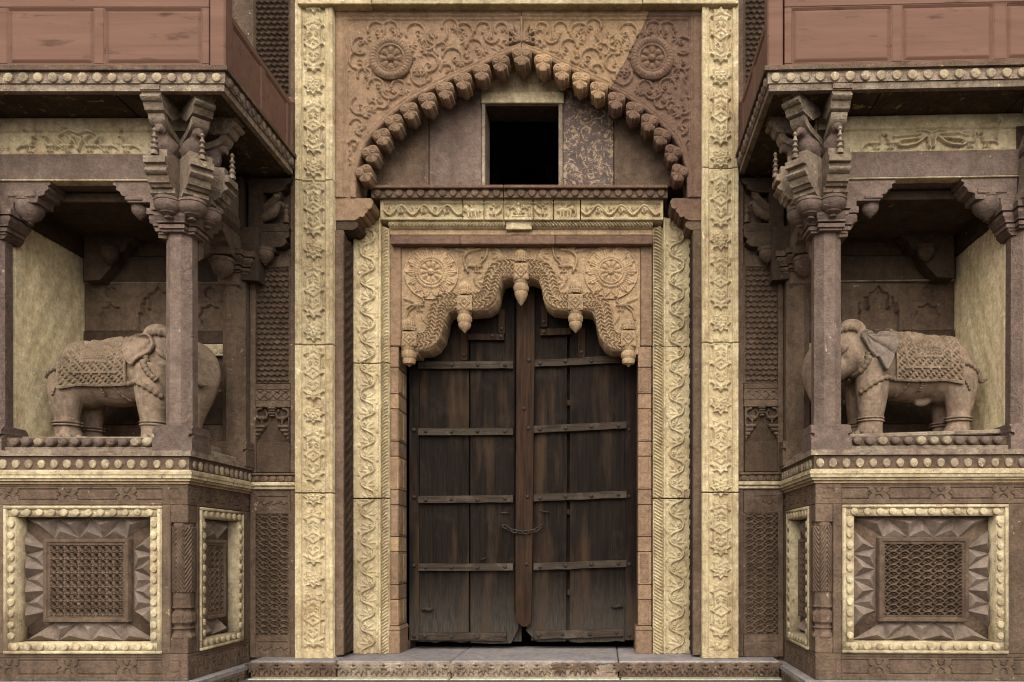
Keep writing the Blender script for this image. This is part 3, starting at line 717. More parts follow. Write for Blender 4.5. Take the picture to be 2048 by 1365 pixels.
cen2 = [(944, 604), (962, 603), (975, 594), (982, 574), (986, 556), (996, 542), (1010, 538), (1026, 538)]
def chev(dd, t):
    a = np.abs(dd); r = 4.5 - .008 * a ** 2
    hb = np.clip(np.abs(((t + .9 * np.abs(a - 8.2)) / 7.6) % 1 - .5) * 3 - .25, 0, 1)
    return np.where(a < 16.5, np.where((a > 7.6) & (a < 8.8) | (a > 15.3) | (a < .9), 6.4, 1.6 + r * .3 + 4.2 * hb), 0)
for P in (cen, cen2):
    for mx in (0, 1):
        Q = spline([(x if not mx else 2 * AXD - x, y) for x, y in P], 5)
        F.band(Q, 17, chev)
for s in (0, 1):
    f = lambda x: x if not s else 2 * AXD - x
    d = 1 if not s else -1
    F.bird(f(953), 532, 1.0, d, 6.5); F.ridge(spline([(f(936), 545), (f(928), 520), (f(938), 505), (f(960), 500)]), 3, 4.5); F.ridge(spline([(f(960), 528), (f(972), 516), (f(976), 498)]), 2.6, 4.5)
    F.leaf(f(905), 500, 0 if not s else 180, 40, 5, 4, 0, .15, .2 * d); F.spray(f(938), 503, -60 if not s else 240, 20, 4, 4, 120)
    F.bird(f(838), 610, .95, d, 6.5); F.ridge(spline([(f(812), 640), (f(818), 624), (f(832), 612)]), 2.2, 4)
    F.leaf(f(806), 598, 10 if not s else 170, 32, 4.5, 4, 0, .15, .2 * d); F.ridge([(f(822), 598), (f(824), 606)], 1.2, 3)
    F.spray(f(950), 566, -20 if not s else 200, 24, 4, 4, 120); F.spray(f(848), 644, -40 if not s else 220, 20, 4, 4, 120); F.spray(f(1004), 508, 150 if not s else 30, 24, 4, 5, 130)
F.H += .25 * np.sin(F.U * .17) * np.sin(F.V * .2)
F.mesh('spandrel_panel', fmap(Yd), ORANGE, DA, sd=np.minimum(sdd, AXD - .4 - F.U), back=42); F.mesh('spandrel_panel', fmap(Yd), ORANGE, DA, sd=np.minimum(sdd, F.U - AXD - .3), back=42)
rosette('rosette', 863, 546, 54, Yd - .004, ORANGE, DA, 1); rosette('rosette', 1222, 545, 54, Yd - .004, ORANGE, DA, 1)
sD = (DC + Yd) / FPX
def pendant(cx, yt, yb0, yb1, ytip, k=1.0):
    z = lambda y: wz(y, Yd); r = 16 * sD * k; c = W(cx, yb0, Yd); yc = Yd + .012
    fl = lambda n, a0: (lambda a, j: 1 + a0 * abs(math.sin(a * n / 2)))
    o = pbox('pendant_block', cx - 16.5 * k, yb0, cx + 16.5 * k, yb1, Yd - .062, Yd + .1, ORANGE, DA)
    G = Fld(cx - 14 * k, yb0 + 2, cx + 14 * k, yb1 - 2, 1.0); yc_ = (yb0 + yb1) / 2
    q = np.abs(G.U - cx) / (14 * k) + np.abs(G.V - yc_) / ((yb1 - yb0) / 2 - 2)
    G.H = np.where(q < .9, 2.5, .4) + np.where(q < .62, -1.5, 0) + np.where(q < .4, 2.5 * np.cos(q * 3.5), 0); G.spray(cx - 10 * k, yb0 + 4, 45, 6, 2.5, 3, 90); G.spray(cx + 10 * k, yb0 + 4, 135, 6, 2.5, 3, 90); G.spray(cx - 10 * k, yb1 - 4, -45, 6, 2.5, 3, 90); G.spray(cx + 10 * k, yb1 - 4, 225, 6, 2.5, 3, 90)
    G.mesh('diamond_panel', fmap(Yd - .0625), ORANGE, o, back=1)
    lathe('pendant_dome', [(r * .93, z(yb0)), (r * 1.02, z(yb0 - 6)), (r * .8, z(yb0 - 9)), (r * .86, z(yb0 - 12)), (r * .84, z(yt + 12)), (r * .72, z(yt + 7)), (r * .35, z(yt + 2)), (.004, z(yt - 2))], (c[0], yc, 0), ORANGE, DA, 36, fl(18, .1))
    prof = [(r * .98, z(yb1)), (r * .9, z(yb1 + 7)), (r * .8, z(yb1 + 9)), (r * .96, z(yb1 + 15)), (r * .93, z(yb1 + 22)), (r * .78, z(yb1 + 25)), (r * .84, z(yb1 + 28)), (r * .72, z(yb1 + 35)), (r * .3, z(ytip - 4)), (.003, z(ytip))]
    lathe('pendant_drop', prof, (c[0], yc, 0), ORANGE, DA, 36, fl(16, .09))
pendant(818, 634, 663, 693, 734, .92); pendant(929, 563, 591, 621, 666, .9); pendant(1042, 497, 526, 559, 611, .92); pendant(1151, 560, 588, 620, 666, .9); pendant(1257, 636, 661, 693, 734, .92)

# ------------------------------------------------------------ pink door jambs built of blocks
ys = [1252, 1200, 1170, 1104, 1074, 1010, 979, 913, 883, 818, 788, 735, 693, 489]
for nm, xa, xb, bx0, bx1 in (('pink block jamb with its deep inner face showing, left of the wooden door', 779, 797, 776, 799), ('narrow pink block jamb close against the right door leaf', 1276, 1303, 1271, 1304)):
    J = thing('door_jamb', nm, 'jamb', W((xa + xb) / 2, 1308, .3), 'stone jambs of the door')
    for i, (b, t) in enumerate(zip(ys[:-1], ys[1:])):
        big = abs(b - t) > 40
        if b > 693: bl = pbox('jamb_block', xa, t + .7, xb, b - .4, .285 + (.0 if big else .004), .7, PINK if i % 3 or xa > 1000 else PALEPINK, J, .005)
        else: pbox('jamb_block', 779 if xa < 1000 else 1281, t + .7, 802 if xa < 1000 else 1304, b - .4, .27, .7, PINK, J, .01)
        if 735 < b and big and xa < 1000:                         # chased lines on the blocks
            pbox('block_panel', xa + 3, t + 4, xb - 2.5, b - 3.5, .281, .3, PINK, bl, .004)
        if 735 < b and big and xa > 1000:
            pbox('block_panel', xa + 4, t + 4, xb - 6, b - 3.5, .281, .3, PINK, bl, .004)
        if big and xa < 1000 and b > 735:
            xx = wx(xb, .285); wbox('block_panel', (xx - .01, .33, wz(b - 5, .285)), (xx + .005, .46, wz(t + 5, .285)), PALEPINK, bl, .003); wbox('block_panel', (xx - .01, .48, wz(b - 5, .285)), (xx + .005, .60, wz(t + 5, .285)), PALEPINK, bl, .003)
    pbox('jamb_base', bx0, 1253, bx1, 1309, .262, .7, PINK, J, .01); pbox('base_moulding', bx0 - .5, 1256, bx1 + .6, 1262, .252, .69, PINK, J, .008)

# ------------------------------------------------------------ wooden door
Y0 = .62
def studs(pb, xs, y, Y):
    for x in xs:
        p = W(x, y + random.uniform(-1.5, 1.5), Y)
        if 'stud' not in PM:
            V, Ff = lathe_geo([(.021, 0), (.02, .006), (.014, .014), (.005, .019)], 10); V = np.stack([V[:, 0], -V[:, 2], V[:, 1]], 1)
            me = bpy.data.meshes.new('iron_stud'); me.from_pydata(V.tolist(), [], Ff); me.materials.append(IRON); me.update(); PM['stud'] = me
        inst('iron_stud', PM['stud'], p, pb)
def rough_plank(name, x0, y0, x1, y1, Y, Yb, mat, parent, jag=0.0, tilt=0):
    """a plank with slightly wandering edges"""
    n = 7; rr = random.Random(x0 * 7 + y0)
    L = [(x0 + rr.uniform(-.6, .6), y0 + (y1 - y0) * i / n) for i in range(n + 1)]; R = [(x1 + rr.uniform(-.6, .6), y0 + (y1 - y0) * i / n) for i in range(n + 1)]
    if jag:
        k = 6; Bt = [(x0 + (x1 - x0) * i / k, y1 + rr.uniform(-jag, jag)) for i in range(1, k)]
    else: Bt = []
    pts = L + Bt + R[::-1]
    return pprism(name, pts, Y, Yb, mat, parent)
LF = thing('left_door_leaf', 'dark old plank door leaf left of the centre post, brown stains down its planks', 'door', W(925, 1290, Y0), 'pair of wooden door leaves')
rough_plank('plank', 812, 480, 838, 1281, Y0, .70, WOOD, LF); rough_plank('plank', 839, 480, 937.5, 1284, Y0 + .008, .70, WOOD, LF, 2.5)
pts = [(941, 480), (1029, 480), (1029, 1225), (1036, 1240), (1038, 1255), (1030, 1272), (1022, 1287), (985, 1288), (941, 1286)]
pprism('plank', pts, Y0 + .004, .70, WOOD, LF)
wbox('backing_board', (wx(815, .7), .705, wz(1284, .7)), (wx(1043, .7), .73, wz(480, .7)), WOOD, LF)
RF = thing('right_door_leaf', 'dark plank door leaf right of the centre post, greyer and dusty towards the ground', 'door', W(1165, 1290, Y0), 'pair of wooden door leaves')
pts = [(1060, 480), (1135, 480), (1132, 1283), (1075, 1284), (1062, 1272), (1052, 1262), (1060, 1240)]
pprism('plank', pts, Y0 + .004, .70, WOOD, RF); rough_plank('plank', 1140, 480, 1249, 1284, Y0 + .002, .70, WOOD, RF, 2); rough_plank('plank', 1250, 480, 1274, 1280, Y0 - .008, .70, WOOD, RF)
wbox('backing_board', (wx(1062, .7), .705, wz(1282, .7)), (wx(1272, .7), .73, wz(480, .7)), WOOD, RF)
for yy in (800, 1018, 1180): pbox('gap_batten', 1133, yy, 1142, yy + 12, Y0 + .03, .7, WOODR, RF)
CPo = pprism('centre_post', [(1033, 480), (1069, 480), (1069, 720), (1067, 850), (1066, 1000), (1064, 1150), (1062, 1245), (1056, 1253), (1046, 1254), (1038, 1248), (1031, 1238), (1031, 1080), (1032, 860), (1033, 740)], Y0 - .075, Y0 - .003, WOODR, RF)
studs(CPo, (1058,), 722, Y0 - .077); studs(CPo, (1057,), 858, Y0 - .077); studs(CPo, (1055,), 993, Y0 - .077); studs(CPo, (1053,), 1130, Y0 - .077); studs(CPo, (1048,), 818, Y0 - .077)
def batten(leaf, x0, x1, yl, yr, h, xs, mat=None, d=.05):
    rr = random.Random(x0 + yl); n = 8
    top = [(x0 + (x1 - x0) * i / n, yl + (yr - yl) * i / n - h / 2 + rr.uniform(-.5, .5)) for i in range(n + 1)]; bot = [(x, y + h + rr.uniform(-.5, .5)) for x, y in top]
    b = pprism('batten', top + bot[::-1], Y0 - d, Y0 + .005, mat or BATTEN, leaf)
    for x in xs: studs(b, (x,), yl + (yr - yl) * (x - x0) / (x1 - x0), Y0 - d - .002)
for y in (730, 863, 998, 1134): batten(LF, 836, 1026, y + 1, y, 14, (851, 903, 955, 1010))
batten(LF, 837, 1012, 1273, 1274, 16, (850, 903, 955, 1008), d=.045); batten(LF, 936, 1008, 674, 674, 12, (985, 1002), WOODR)
for y0_, y1_ in ((727, 718), (859, 850), (996, 989), (1134, 1127)): batten(RF, 1067, 1253, y0_, y1_, 14, (1080, 1131, 1183, 1237))
batten(RF, 1070, 1247, 1271, 1265, 16, (1077, 1125, 1180, 1233), d=.045); batten(RF, 1081, 1142, 665, 662, 13, (1088,), WOODR)
for lf_, x, ya, yb in ((LF, 1003, 618, 668), (LF, 928, 665, 722), (RF, 1088, 610, 655), (RF, 1163, 655, 715)): 
    b = pbox('upright_batten', x - 7, ya, x + 7, yb, Y0 - .03, Y0 + .01, WOODR, lf_); studs(b, (x,), yb - 10, Y0 - .032)
for lf_, xs in ((LF, (828,)), (RF, (1258,))):
    for y in (860, 994, 1130, 1272): studs(lf_, xs, y, Y0 - .01)
for lf_, x, y, d in ((LF, 845, 1220, 1), (RF, 1244, 1214, -1)):
    h_ = tube('iron_hasp', spline([W(x, y, Y0 - .01), W(x + 6 * d, y - 2, Y0 - .04), W(x + 14 * d, y, Y0 - .03), W(x + 20 * d, y - 2, Y0 - .005)]), [.018, .02, .012, .005][0:1][0], IRON, lf_)
for lf_, a, b in ((LF, (1003, 1026), (1016, 1026)), (RF, (1081, 1022), (1097, 1025)), (LF, (962, 1120), (972, 1116))):
    tube('iron_staple', [W(*a, Y0 - .002), W(*a, Y0 - .03), W(*b, Y0 - .03), W(*b, Y0 - .002)], .007, IRON, lf_, 6)
# chain
CH = thing('door_chain', 'short rusty iron chain sagging across the centre post of the door', 'chain', W(1046, 1062, .52))
pts = spline([W(1005, 1051, Y0 - .03), W(1018, 1058, Y0 - .06), W(1030, 1064, Y0 - .1), W(1050, 1065, Y0 - .105), W(1066, 1064, Y0 - .1), W(1077, 1057, Y0 - .06), W(1087, 1050, Y0 - .03)], 12)
L_ = np.concatenate([[0], np.cumsum(np.linalg.norm(np.diff(pts, axis=0), axis=1))]); nl = 8
for k in range(nl):
    a = np.array([np.interp(L_[-1] * max(0, (k - .12)) / nl, L_, pts[:, i]) for i in range(3)]); b = np.array([np.interp(L_[-1] * min(nl, k + 1.12) / nl, L_, pts[:, i]) for i in range(3)])
    d = b - a; ln = np.linalg.norm(d); d /= ln; up_ = np.array([0, -.7, .7]) if k % 2 else np.array([0, .7, .7]); u = np.cross(d, up_); u /= np.linalg.norm(u); v = np.cross(d, u)
    P = [a + d * (ln / 2 + ln / 2 * math.cos(t)) + v * .021 * math.sin(t) for t in np.linspace(0, 2 * pi, 15)]
    tube('chain_link', P, .0075, IRON, CH, 6)

# ------------------------------------------------------------ door step
ST = thing('door_step', 'long grey stone step before the door with a carved leaf frieze and a broken corner', 'step', W(1040, 1355, -.3))
zt = wz(1322, -.3)
xs_ = [wx(498, -.3), wx(672, -.3), wx(901, -.3), wx(1237, -.3), wx(1562, -.3)]
for i, (a, b) in enumerate(zip(xs_[:-1], xs_[1:])):
    wbox('step_slab', (a + .004, -.3 + .004 * (i % 2), zt - .035), (b - .004, .9, zt - .003 * (i % 2)), STEP, ST, .012)
    V = 0
    wbox('frieze_block', (a + .006, -.285 + .003 * (i % 2), -.18), (b - .006, .5, zt - .036), WEATHER if i in (1, 2) else BROWN, ST, .008)
def leafmesh(mat):
    G = Fld(-16, -14, 16, 14, 1.3); 
    for k in range(7): G.leaf(0, -12, 90 + (k - 3) * 27, 24 - 2.3 * abs(k - 3), 4.8, 5, 0, 0, .06 * (k - 3))
    G.ridge([(-16, -12), (16, -12)], 2.2, 3.5); o = G.mesh('carved_leaf', bmap((0, 0, 0), (1, 0, 0), (0, 0, -1), (0, -1, 0), .0047), mat, ST, sd=G.H - .5, back=1.5)
    o.data.transform(Matrix.Translation(Vector(ORG[ST]))); me = o.data; bpy.data.objects.remove(o); return me
LM = [leafmesh(BROWN), leafmesh(WEATHER)]
x = 508
while x < 1556:
    if not (1198 < x < 1240): inst('carved_leaf', LM[1 if 672 < x < 1100 else 0], W(x, 1340.5, -.291), ST)
    x += 30.6
p = W(1219, 1338, -.3)
V, Ff = lathe_geo([(.03, -.06), (.08, -.04), (.085, .02), (.05, .07)], 7); mk('broken_corner', V * np.array([.9, .4, .8]) + p + np.array([0, .035, 0]), Ff, WEATHER, ST)
for a, b in ((499, 900), (901, 1240), (1241, 1565)): wbox('lower_kerb', (wx(a, -.33) + .004, -.40, -.6), (wx(b, -.33) - .004, -.2, -.176), PAVE, ST, .01)
# ------------------------------------------------------------ the two bays (built once as the left one, mirrored for the right)
XC, YF, XA, YA = -3.454, -1.2, -3.58, -1.05       # plinth corner, plinth front, column axis
SF = (DC + YF) / FPX
zf = lambda y: HC + (CY - y) * SF                 # height from a photo row on the plinth front
XO = -5.157                                        # outer column axis
XEND = -6.4
def smap(X): return bmap((X, YF, HC + CY * SF), (0, 1, 0), (0, 0, -1), (1, 0, 0), SF)     # side face: U runs back from the corner
def lathe8(prof, loc, mat, parent, name, n=8, ph=pi / 8, sm=False): return lathe(name, prof, loc, mat, parent, n, None, ph, sm)
def oz(pts, w, o0=(0, 0)):
    """profile in (outward, z) -> prism geometry of width w, outward = -Y"""
    P = [(-w / 2, -o, z) for o, z in pts]; n = len(P)
    V = np.array(P + [(w / 2, y, z) for _, y, z in P]); 
    F = [list(range(n)), list(range(2 * n - 1, n - 1, -1))] + [[(i + 1) % n, i, i + n, (i + 1) % n + n] for i in range(n)]
    a = sum(pts[i][0] * pts[(i + 1) % n][1] - pts[(i + 1) % n][0] * pts[i][1] for i in range(n))
    if a < 0: F = [f[::-1] for f in F]
    return V, F
def rot(V, rz, loc):
    c, s = math.cos(rz), math.sin(rz); V = np.array(V)
    return np.stack([V[:, 0] * c - V[:, 1] * s, V[:, 0] * s + V[:, 1] * c, V[:, 2]], 1) + np.array(loc)
zb = lambda y: 1 + (1105 - y) * 6.55 / 1640
def pyr(name, tri, hgt, mp, mat, parent):
    t = np.array(tri, float); c = t.mean(0)
    U = np.array([t[0, 0], t[1, 0], t[2, 0], c[0]]); Vv = np.array([t[0, 1], t[1, 1], t[2, 1], c[1]]); H = np.array([0, 0, 0, hgt])
    X = mp(U, Vv, H); e = (t[1, 0] - t[0, 0]) * (t[2, 1] - t[0, 1]) - (t[1, 1] - t[0, 1]) * (t[2, 0] - t[0, 0])
    F = [(0, 1, 3), (1, 2, 3), (2, 0, 3)]
    if e > 0: F = [f[::-1] for f in F]
    return mk(name, X, F, mat, parent)
def panel_set(root, mp, x0, y0, x1, y1, bar, ix0, iy0, ix1, iy1, jx0, jy0, jx1, jy1, nx, ny, rotz, fish, broken=False):
    """cream scalloped frame, faceted border and pierced stone screen; all in surface pixels"""
    def bar_(a, b, c, d, mt, nm, h=2.5, back=30.):
        G = Fld(a, b, c, d, max(c - a, d - b) / 3); G.H[...] = h; return G.mesh(nm, mp, mt, root, back=back)
    fr = bar_(x0, y0, x1, y0 + bar - 16, CREAMY, 'frame_bar', 4); fb = bar_(x0, y1 - bar + 16, x1, y1, CREAMY, 'frame_bar', 3.8)
    fl = bar_(x0, y0 + bar - 15.6, x0 + bar - 16, y1 - bar + 15.6, CREAMY, 'frame_bar', 3.9); fr2 = bar_(x1 - bar + 16, y0 + bar - 15.6, x1, y1 - bar + 15.6, CREAMY, 'frame_bar', 4.1)
    for a, b, c, d in ((x0 + bar - 15.7, y0 + bar - 15.7, x1 - bar + 15.7, y0 + bar), (x0 + bar - 15.7, y1 - bar, x1 - bar + 15.7, y1 - bar + 15.7), (x0 + bar - 15.7, y0 + bar + .3, x0 + bar, y1 - bar - .3), (x1 - bar, y0 + bar + .3, x1 - bar + 15.7, y1 - bar - .3)):
        bar_(a, b, c, d, CREAMY, 'frame_fillet', .5)
    q = lambda u, v: mp(np.array([u]), np.array([v]), np.array([1.5]))[0]
    w = 15.5 * SF; n1 = round((x1 - x0 - 2 * bar + 16) / 23); n2 = round((y1 - y0 - 2 * bar) / 23)
    petals(fr, q(x0 + bar - 12, y0 + bar - 9), q(x1 - bar + 12, y0 + bar - 9), n1, w, w * .95, .026, [CREAMY], rotz, 'frame_petal'); petals(fb, q(x0 + bar - 12, y1 - bar + 8), q(x1 - bar + 12, y1 - bar + 8), n1, w, w * .95, .026, [CREAMY], rotz, 'frame_petal')
    petals(fl, q(x0 + bar - 8, y0 + bar + 3), q(x0 + bar - 8, y1 - bar - 3), n2, w * .9, w, .026, [CREAMY], rotz, 'frame_petal'); petals(fr2, q(x1 - bar + 8, y0 + bar + 3), q(x1 - bar + 8, y1 - bar - 3), n2, w * .9, w, .026, [CREAMY], rotz, 'frame_petal')
    # backing of the faceted border
    bar_(ix0 - 6, iy0 - 6, ix1 + 6, iy1 + 6, BROWN, 'border_slab', -24, 34.)
    lift = lambda U, V, H: mp(U, V, H - 23.6)
    def row(o0, o1, i0, i1, n, hor):
        for k in range(n):
            fo = lambda t: (o0[0] + (o1[0] - o0[0]) * t, o0[1] + (o1[1] - o0[1]) * t); fi = lambda t: (i0[0] + (i1[0] - i0[0]) * t, i0[1] + (i1[1] - i0[1]) * t)
            pyr('faceted_stud', [fo(k / n), fo((k + 1) / n), fi((k + .5) / n)], random.uniform(16, 19), lift, STUD, root)
            if k < n - 1: pyr('faceted_stud', [fi((k + .5) / n), fi((k + 1.5) / n), fo((k + 1) / n)], random.uniform(8, 10), lift, STUD, root)
    row((ix0, iy0), (ix1, iy0), (jx0 - 12, jy0 - 2), (jx1 + 12, jy0 - 2), nx, True); row((ix0, iy1), (ix1, iy1), (jx0 - 12, jy1 + 2), (jx1 + 12, jy1 + 2), nx, True)
    row((ix0, iy0 + 24), (ix0, iy1 - 24), (jx0 - 2, jy0), (jx0 - 2, jy1), ny, False)
    if not broken: row((ix1, iy0 + 24), (ix1, iy1 - 24), (jx1 + 2, jy0), (jx1 + 2, jy1), ny, False)
    G = Fld(jx0, jy0, jx1, jy1, 1.05); e = np.minimum(np.minimum(G.U - jx0, jx1 - G.U), np.minimum(G.V - jy0, jy1 - G.V))
    if fish: L = scale_lat(G.U - jx0, G.V - jy0, 22, 13.5)
    else:
        a = G.U - jx0 - 12; b = G.V - jy0 - 12; p = 14.2
        L = np.maximum(np.clip(1.5 - np.abs(np.hypot((a / p % 1 - .5) * p, (b / p % 1 - .5) * p) - 5.1) / 1.1, 0, 1), np.maximum(np.clip(1.6 - np.abs((a / p + .5) % 1 - .5) * p / 1.1, 0, 1), np.clip(1.6 - np.abs((b / p + .5) % 1 - .5) * p / 1.1, 0, 1)))
        L = np.maximum(L, np.clip(1.4 - np.abs(((a + b) / p) % 1 - .5) * p / 1.3, 0, 1) * (np.hypot((a / p % 1 - .5), (b / p % 1 - .5)) > .3))
    G.H = np.where(e < 7, -10, np.where(e < 11, -12.5, np.where(e < 12.5, -11.2, -20 + 7.5 * L)))
    G.mesh('stone_screen', mp, BROWN, root, back=26)
def frieze_grooves(x0, y0, x1, y1, per, mp, mat, root, name, c0=None):
    G = Fld(x0, y0, x1, y1, 1.3); h = y1 - y0; ya, yb, ym = y0 + h * .24, y1 - h * .24, (y0 + y1) / 2
    G.H[...] = 0; x = x0 + (per * .5 if c0 is None else c0)
    w = 1.3
    G.groove([(x0, ya - 5), (x1, ya - 5)], w, 2)
    while x < x1 + per:
        a, b = x - per * .5 + 15, x + per * .5 - 15
        if b - a > 6:
            for yy, s in ((ya, 1), (yb, -1)): G.groove([(a + 6, yy), (b - 6, yy)], w, 3)
            for xx, s in ((a, 1), (b, -1)):
                G.groove([(xx + 6 * s, ya), (xx + 5 * s, ym - 4), (xx - 1 * s, ym), (xx + 5 * s, ym + 4), (xx + 6 * s, yb)], w, 3)
        c = x + per * .5
        G.groove([(c - 7, ya), (c - 5, ym - 5), (c, ym - 2), (c + 5, ym - 5), (c + 7, ya)], w, 3); G.groove([(c - 7, yb), (c - 5, ym + 5), (c, ym + 2), (c + 5, ym + 5), (c + 7, yb)], w, 3)
        x += per
    return G.mesh(name, mp, mat, root, back=40)

def bracket_meshes(mat, matb):
    """bird bracket, outward = -Y, origin on the column axis at z = 0"""
    M = {}
    def put(n, V, F, mt, sm=False):
        me = bpy.data.meshes.new(n); me.from_pydata(np.array(V).tolist(), [], [tuple(f) for f in F]); me.materials.append(mt); me.update()
        if sm: me.polygons.foreach_set('use_smooth', [True] * len(me.polygons)); me.set_sharp_from_angle(angle=math.radians(45))
        M[n] = me
    def roll(o, za, zb_, k=5): return [(o + (za - zb_) * .5 * math.sin(pi * t / k), za + (zb_ - za) * t / k) for t in range(k + 1)]
    lo = [(.15, zb(297)), (.40, zb(299)), (.40, zb(314)), (.435, zb(315)), (.435, zb(328)), (.40, zb(329)), (.40, zb(334))] + roll(.40, zb(335), zb(348)) + [(.385, zb(349)), (.365, zb(361)), (.345, zb(362)), (.33, zb(367)), (.10, zb(367))]
    put('lower_block', *oz(lo, .175), mat)
    put('fringe_block', *join(oz([(.07, zb(366)), (.305, zb(366)), (.305, zb(376)), (.27, zb(381)), (.07, zb(381))], .20), *[oz([(.29, zb(374)), (.325, zb(374)), (.325, zb(379)), (.29, zb(384))], .05)[0:2] for _ in (0,)]), mat)
    up = [(.17, zb(183)), (.50, zb(183)), (.50, zb(193)), (.475, zb(194)), (.475, zb(199))] + roll(.475, zb(199), zb(211)) + [(.455, zb(212)), (.43, zb(224)), (.40, zb(226)), (.30, zb(229)), (.17, zb(206))]
    put('upper_block', *oz(up, .155), mat)
    S = spline([(.14, zb(290)), (.10, zb(275)), (.15, zb(258)), (.28, zb(248)), (.36, zb(238)), (.385, zb(226))], 5)
    T_ = np.gradient(S, axis=0); T_ /= np.linalg.norm(T_, axis=1)[:, None]; Nn = np.stack([-T_[:, 1], T_[:, 0]], 1)
    put('scroll_brace', *oz(list(map(tuple, np.vstack([S + Nn * .025, (S - Nn * .025)[::-1]]))), .13), mat)
    B = [(0, -.02, zb(301)), (0, -.09, zb(294)), (0, -.17, zb(284)), (0, -.235, zb(275)), (0, -.27, zb(266)), (0, -.29, zb(258)), (0, -.31, zb(252)), (0, -.345, zb(251)), (0, -.375, zb(256)), (0, -.385, zb(262))]
    V, F = tube_geo(spline(B, 4), np.interp(np.linspace(0, 9, 37), range(10), [.005, .035, .075, .09, .07, .046, .044, .046, .024, .004]), 10)
    wing = [tube_geo(spline([(s * .05, -.24, zb(276)), (s * .07, -.16, zb(284)), (s * .035, -.03, zb(299))], 4), [.01, .022, .03, .034, .032, .026, .018, .01, .004], 6, (1, .5)) for s in (-1, 1)]
    legs = [tube_geo([(s * .03, -.2, zb(286)), (s * .03, -.215, zb(296)), (s * .03, -.25, zb(297.5))], .012, 6) for s in (-1, 1)]
    put('bird', *join((V, F), *wing, *legs), matb, True)
    V, F = lathe_geo([(.045, zb(313)), (.04, zb(306)), (.026, zb(303)), (.05, zb(300)), (.03, zb(296)), (.022, zb(292)), (.046, zb(289)), (.02, zb(284)), (.018, zb(281)), (.042, zb(278)), (.018, zb(272)), (.016, zb(268)), (.034, zb(265)), (.012, zb(259))], 10)
    put('garland', V * np.array([.62, .62, 1]) + np.array([0, -.425, 0]), F, mat, True)
    V, F = lathe_geo([(.05, zb(378)), (.108, zb(380)), (.112, zb(386)), (.104, zb(387)), (.112, zb(389)), (.108, zb(397)), (.088, zb(404)), (.066, zb(407)), (.064, zb(409)), (.04, zb(411)), (.02, zb(413)), (.034, zb(416)), (.03, zb(418)), (.005, zb(419))], 20)
    put('bud_drop', V + np.array([0, -.215, 0]), F, matb, True)
    return M
BM = bracket_meshes(WEATHER, MAUVE)
def bird_bracket(label, rz, loc=(XA, YA, 0), sc_=1, dz=0):
    p = np.array(loc) + np.array([0, 0, dz]); r = thing('bird_bracket', label, 'bracket', p, 'bird brackets under the balconies')
    for n, me in BM.items():
        inst(n, me, p, r, rz, sc_)
    return r
def bud(name, c, r, h, mat, parent, n=18):
    pr = [(r * .75, h * .5), (r * .98, h * .46), (r, h * .3), (r * .94, h * .28), (r, h * .24), (r * .97, 0), (r * .75, -h * .22), (r * .55, -h * .28), (r * .5, -h * .33), (r * .25, -h * .4), (r * .14, -h * .43), (r * .28, -h * .47), (r * .04, -h * .52)]
    return lathe(name, pr, c, mat, parent, n, None, 0, 50)
def column(label, xa, ya, group, mat, half=False):
    C = thing('stone_column', label, 'column', (xa, ya, zf(905)), group)
    r = .123
    lathe8([(r, 2.04), (r * .99, 2.08), (r * .955, 3.63), (r * .95, 3.67)], (xa, ya, 0), mat, C, 'shaft')
    pr = [(-.165, 1.815), (.165, 1.815), (.165, 1.93), (.158, 1.945), (.135, 1.955), (.135, 1.975), (.165, 1.985), (.16, 2.02), (.13, 2.05), (-.13, 2.05), (-.16, 2.02), (-.165, 1.985), (-.135, 1.975), (-.135, 1.955), (-.158, 1.945), (-.165, 1.93)]
    P = [(xa + x, ya - .163, z) for x, z in pr]; prism('base', P, (0, .326, 0), mat, C)
    P = [(xa + .162, ya + x * .985, z + .002) for x, z in pr]; prism('base_leaf', P, (-.324, 0, 0), mat, C)
    b0 = 3.66
    tiers = [(.150, b0, b0 + .02), (.172, b0 + .02, b0 + .05), (.150, b0 + .05, b0 + .062), (.185, b0 + .062, b0 + .075), (.21, b0 + .11, b0 + .14), (.185, b0 + .14, b0 + .15), (.225, b0 + .15, b0 + .20)]
    prof = []
    for a, z0, z1 in tiers: prof += [(a, z0), (a, z1)]
    for nm, w, d in (('capital', .62, 1.0), ('capital_arm', 1.0, .62)):
        V = []; F = []
        for i, (a, z) in enumerate(prof):
            k = .001 if nm == 'capital' else 0
            V += [(xa - a * w, ya - a * d, z + k), (xa + a * w, ya - a * d, z + k), (xa + a * w, ya + a * d, z + k), (xa - a * w, ya + a * d, z + k)]
        m = len(prof)
        for i in range(m - 1):
            for q in range(4): F.append((i * 4 + q, i * 4 + (q + 1) % 4, i * 4 + 4 + (q + 1) % 4, i * 4 + 4 + q))
        F.append((3, 2, 1, 0)); F.append(tuple(range(4 * m - 4, 4 * m)))
        mk(nm, V, F, mat, C)
    V, F = lathe_geo([(a * .98, z) for a, z in prof], 4, None, 0)
    mk('capital_core', V + np.array([xa, ya, .002]), F, BROWN, C)
    wbox('pier', (xa - .085, ya - .085, b0 + .198), (xa + .085, ya + .085, 4.60), DARK, C)  # dark colour paints in the shade of the gaps behind the birds
    return C
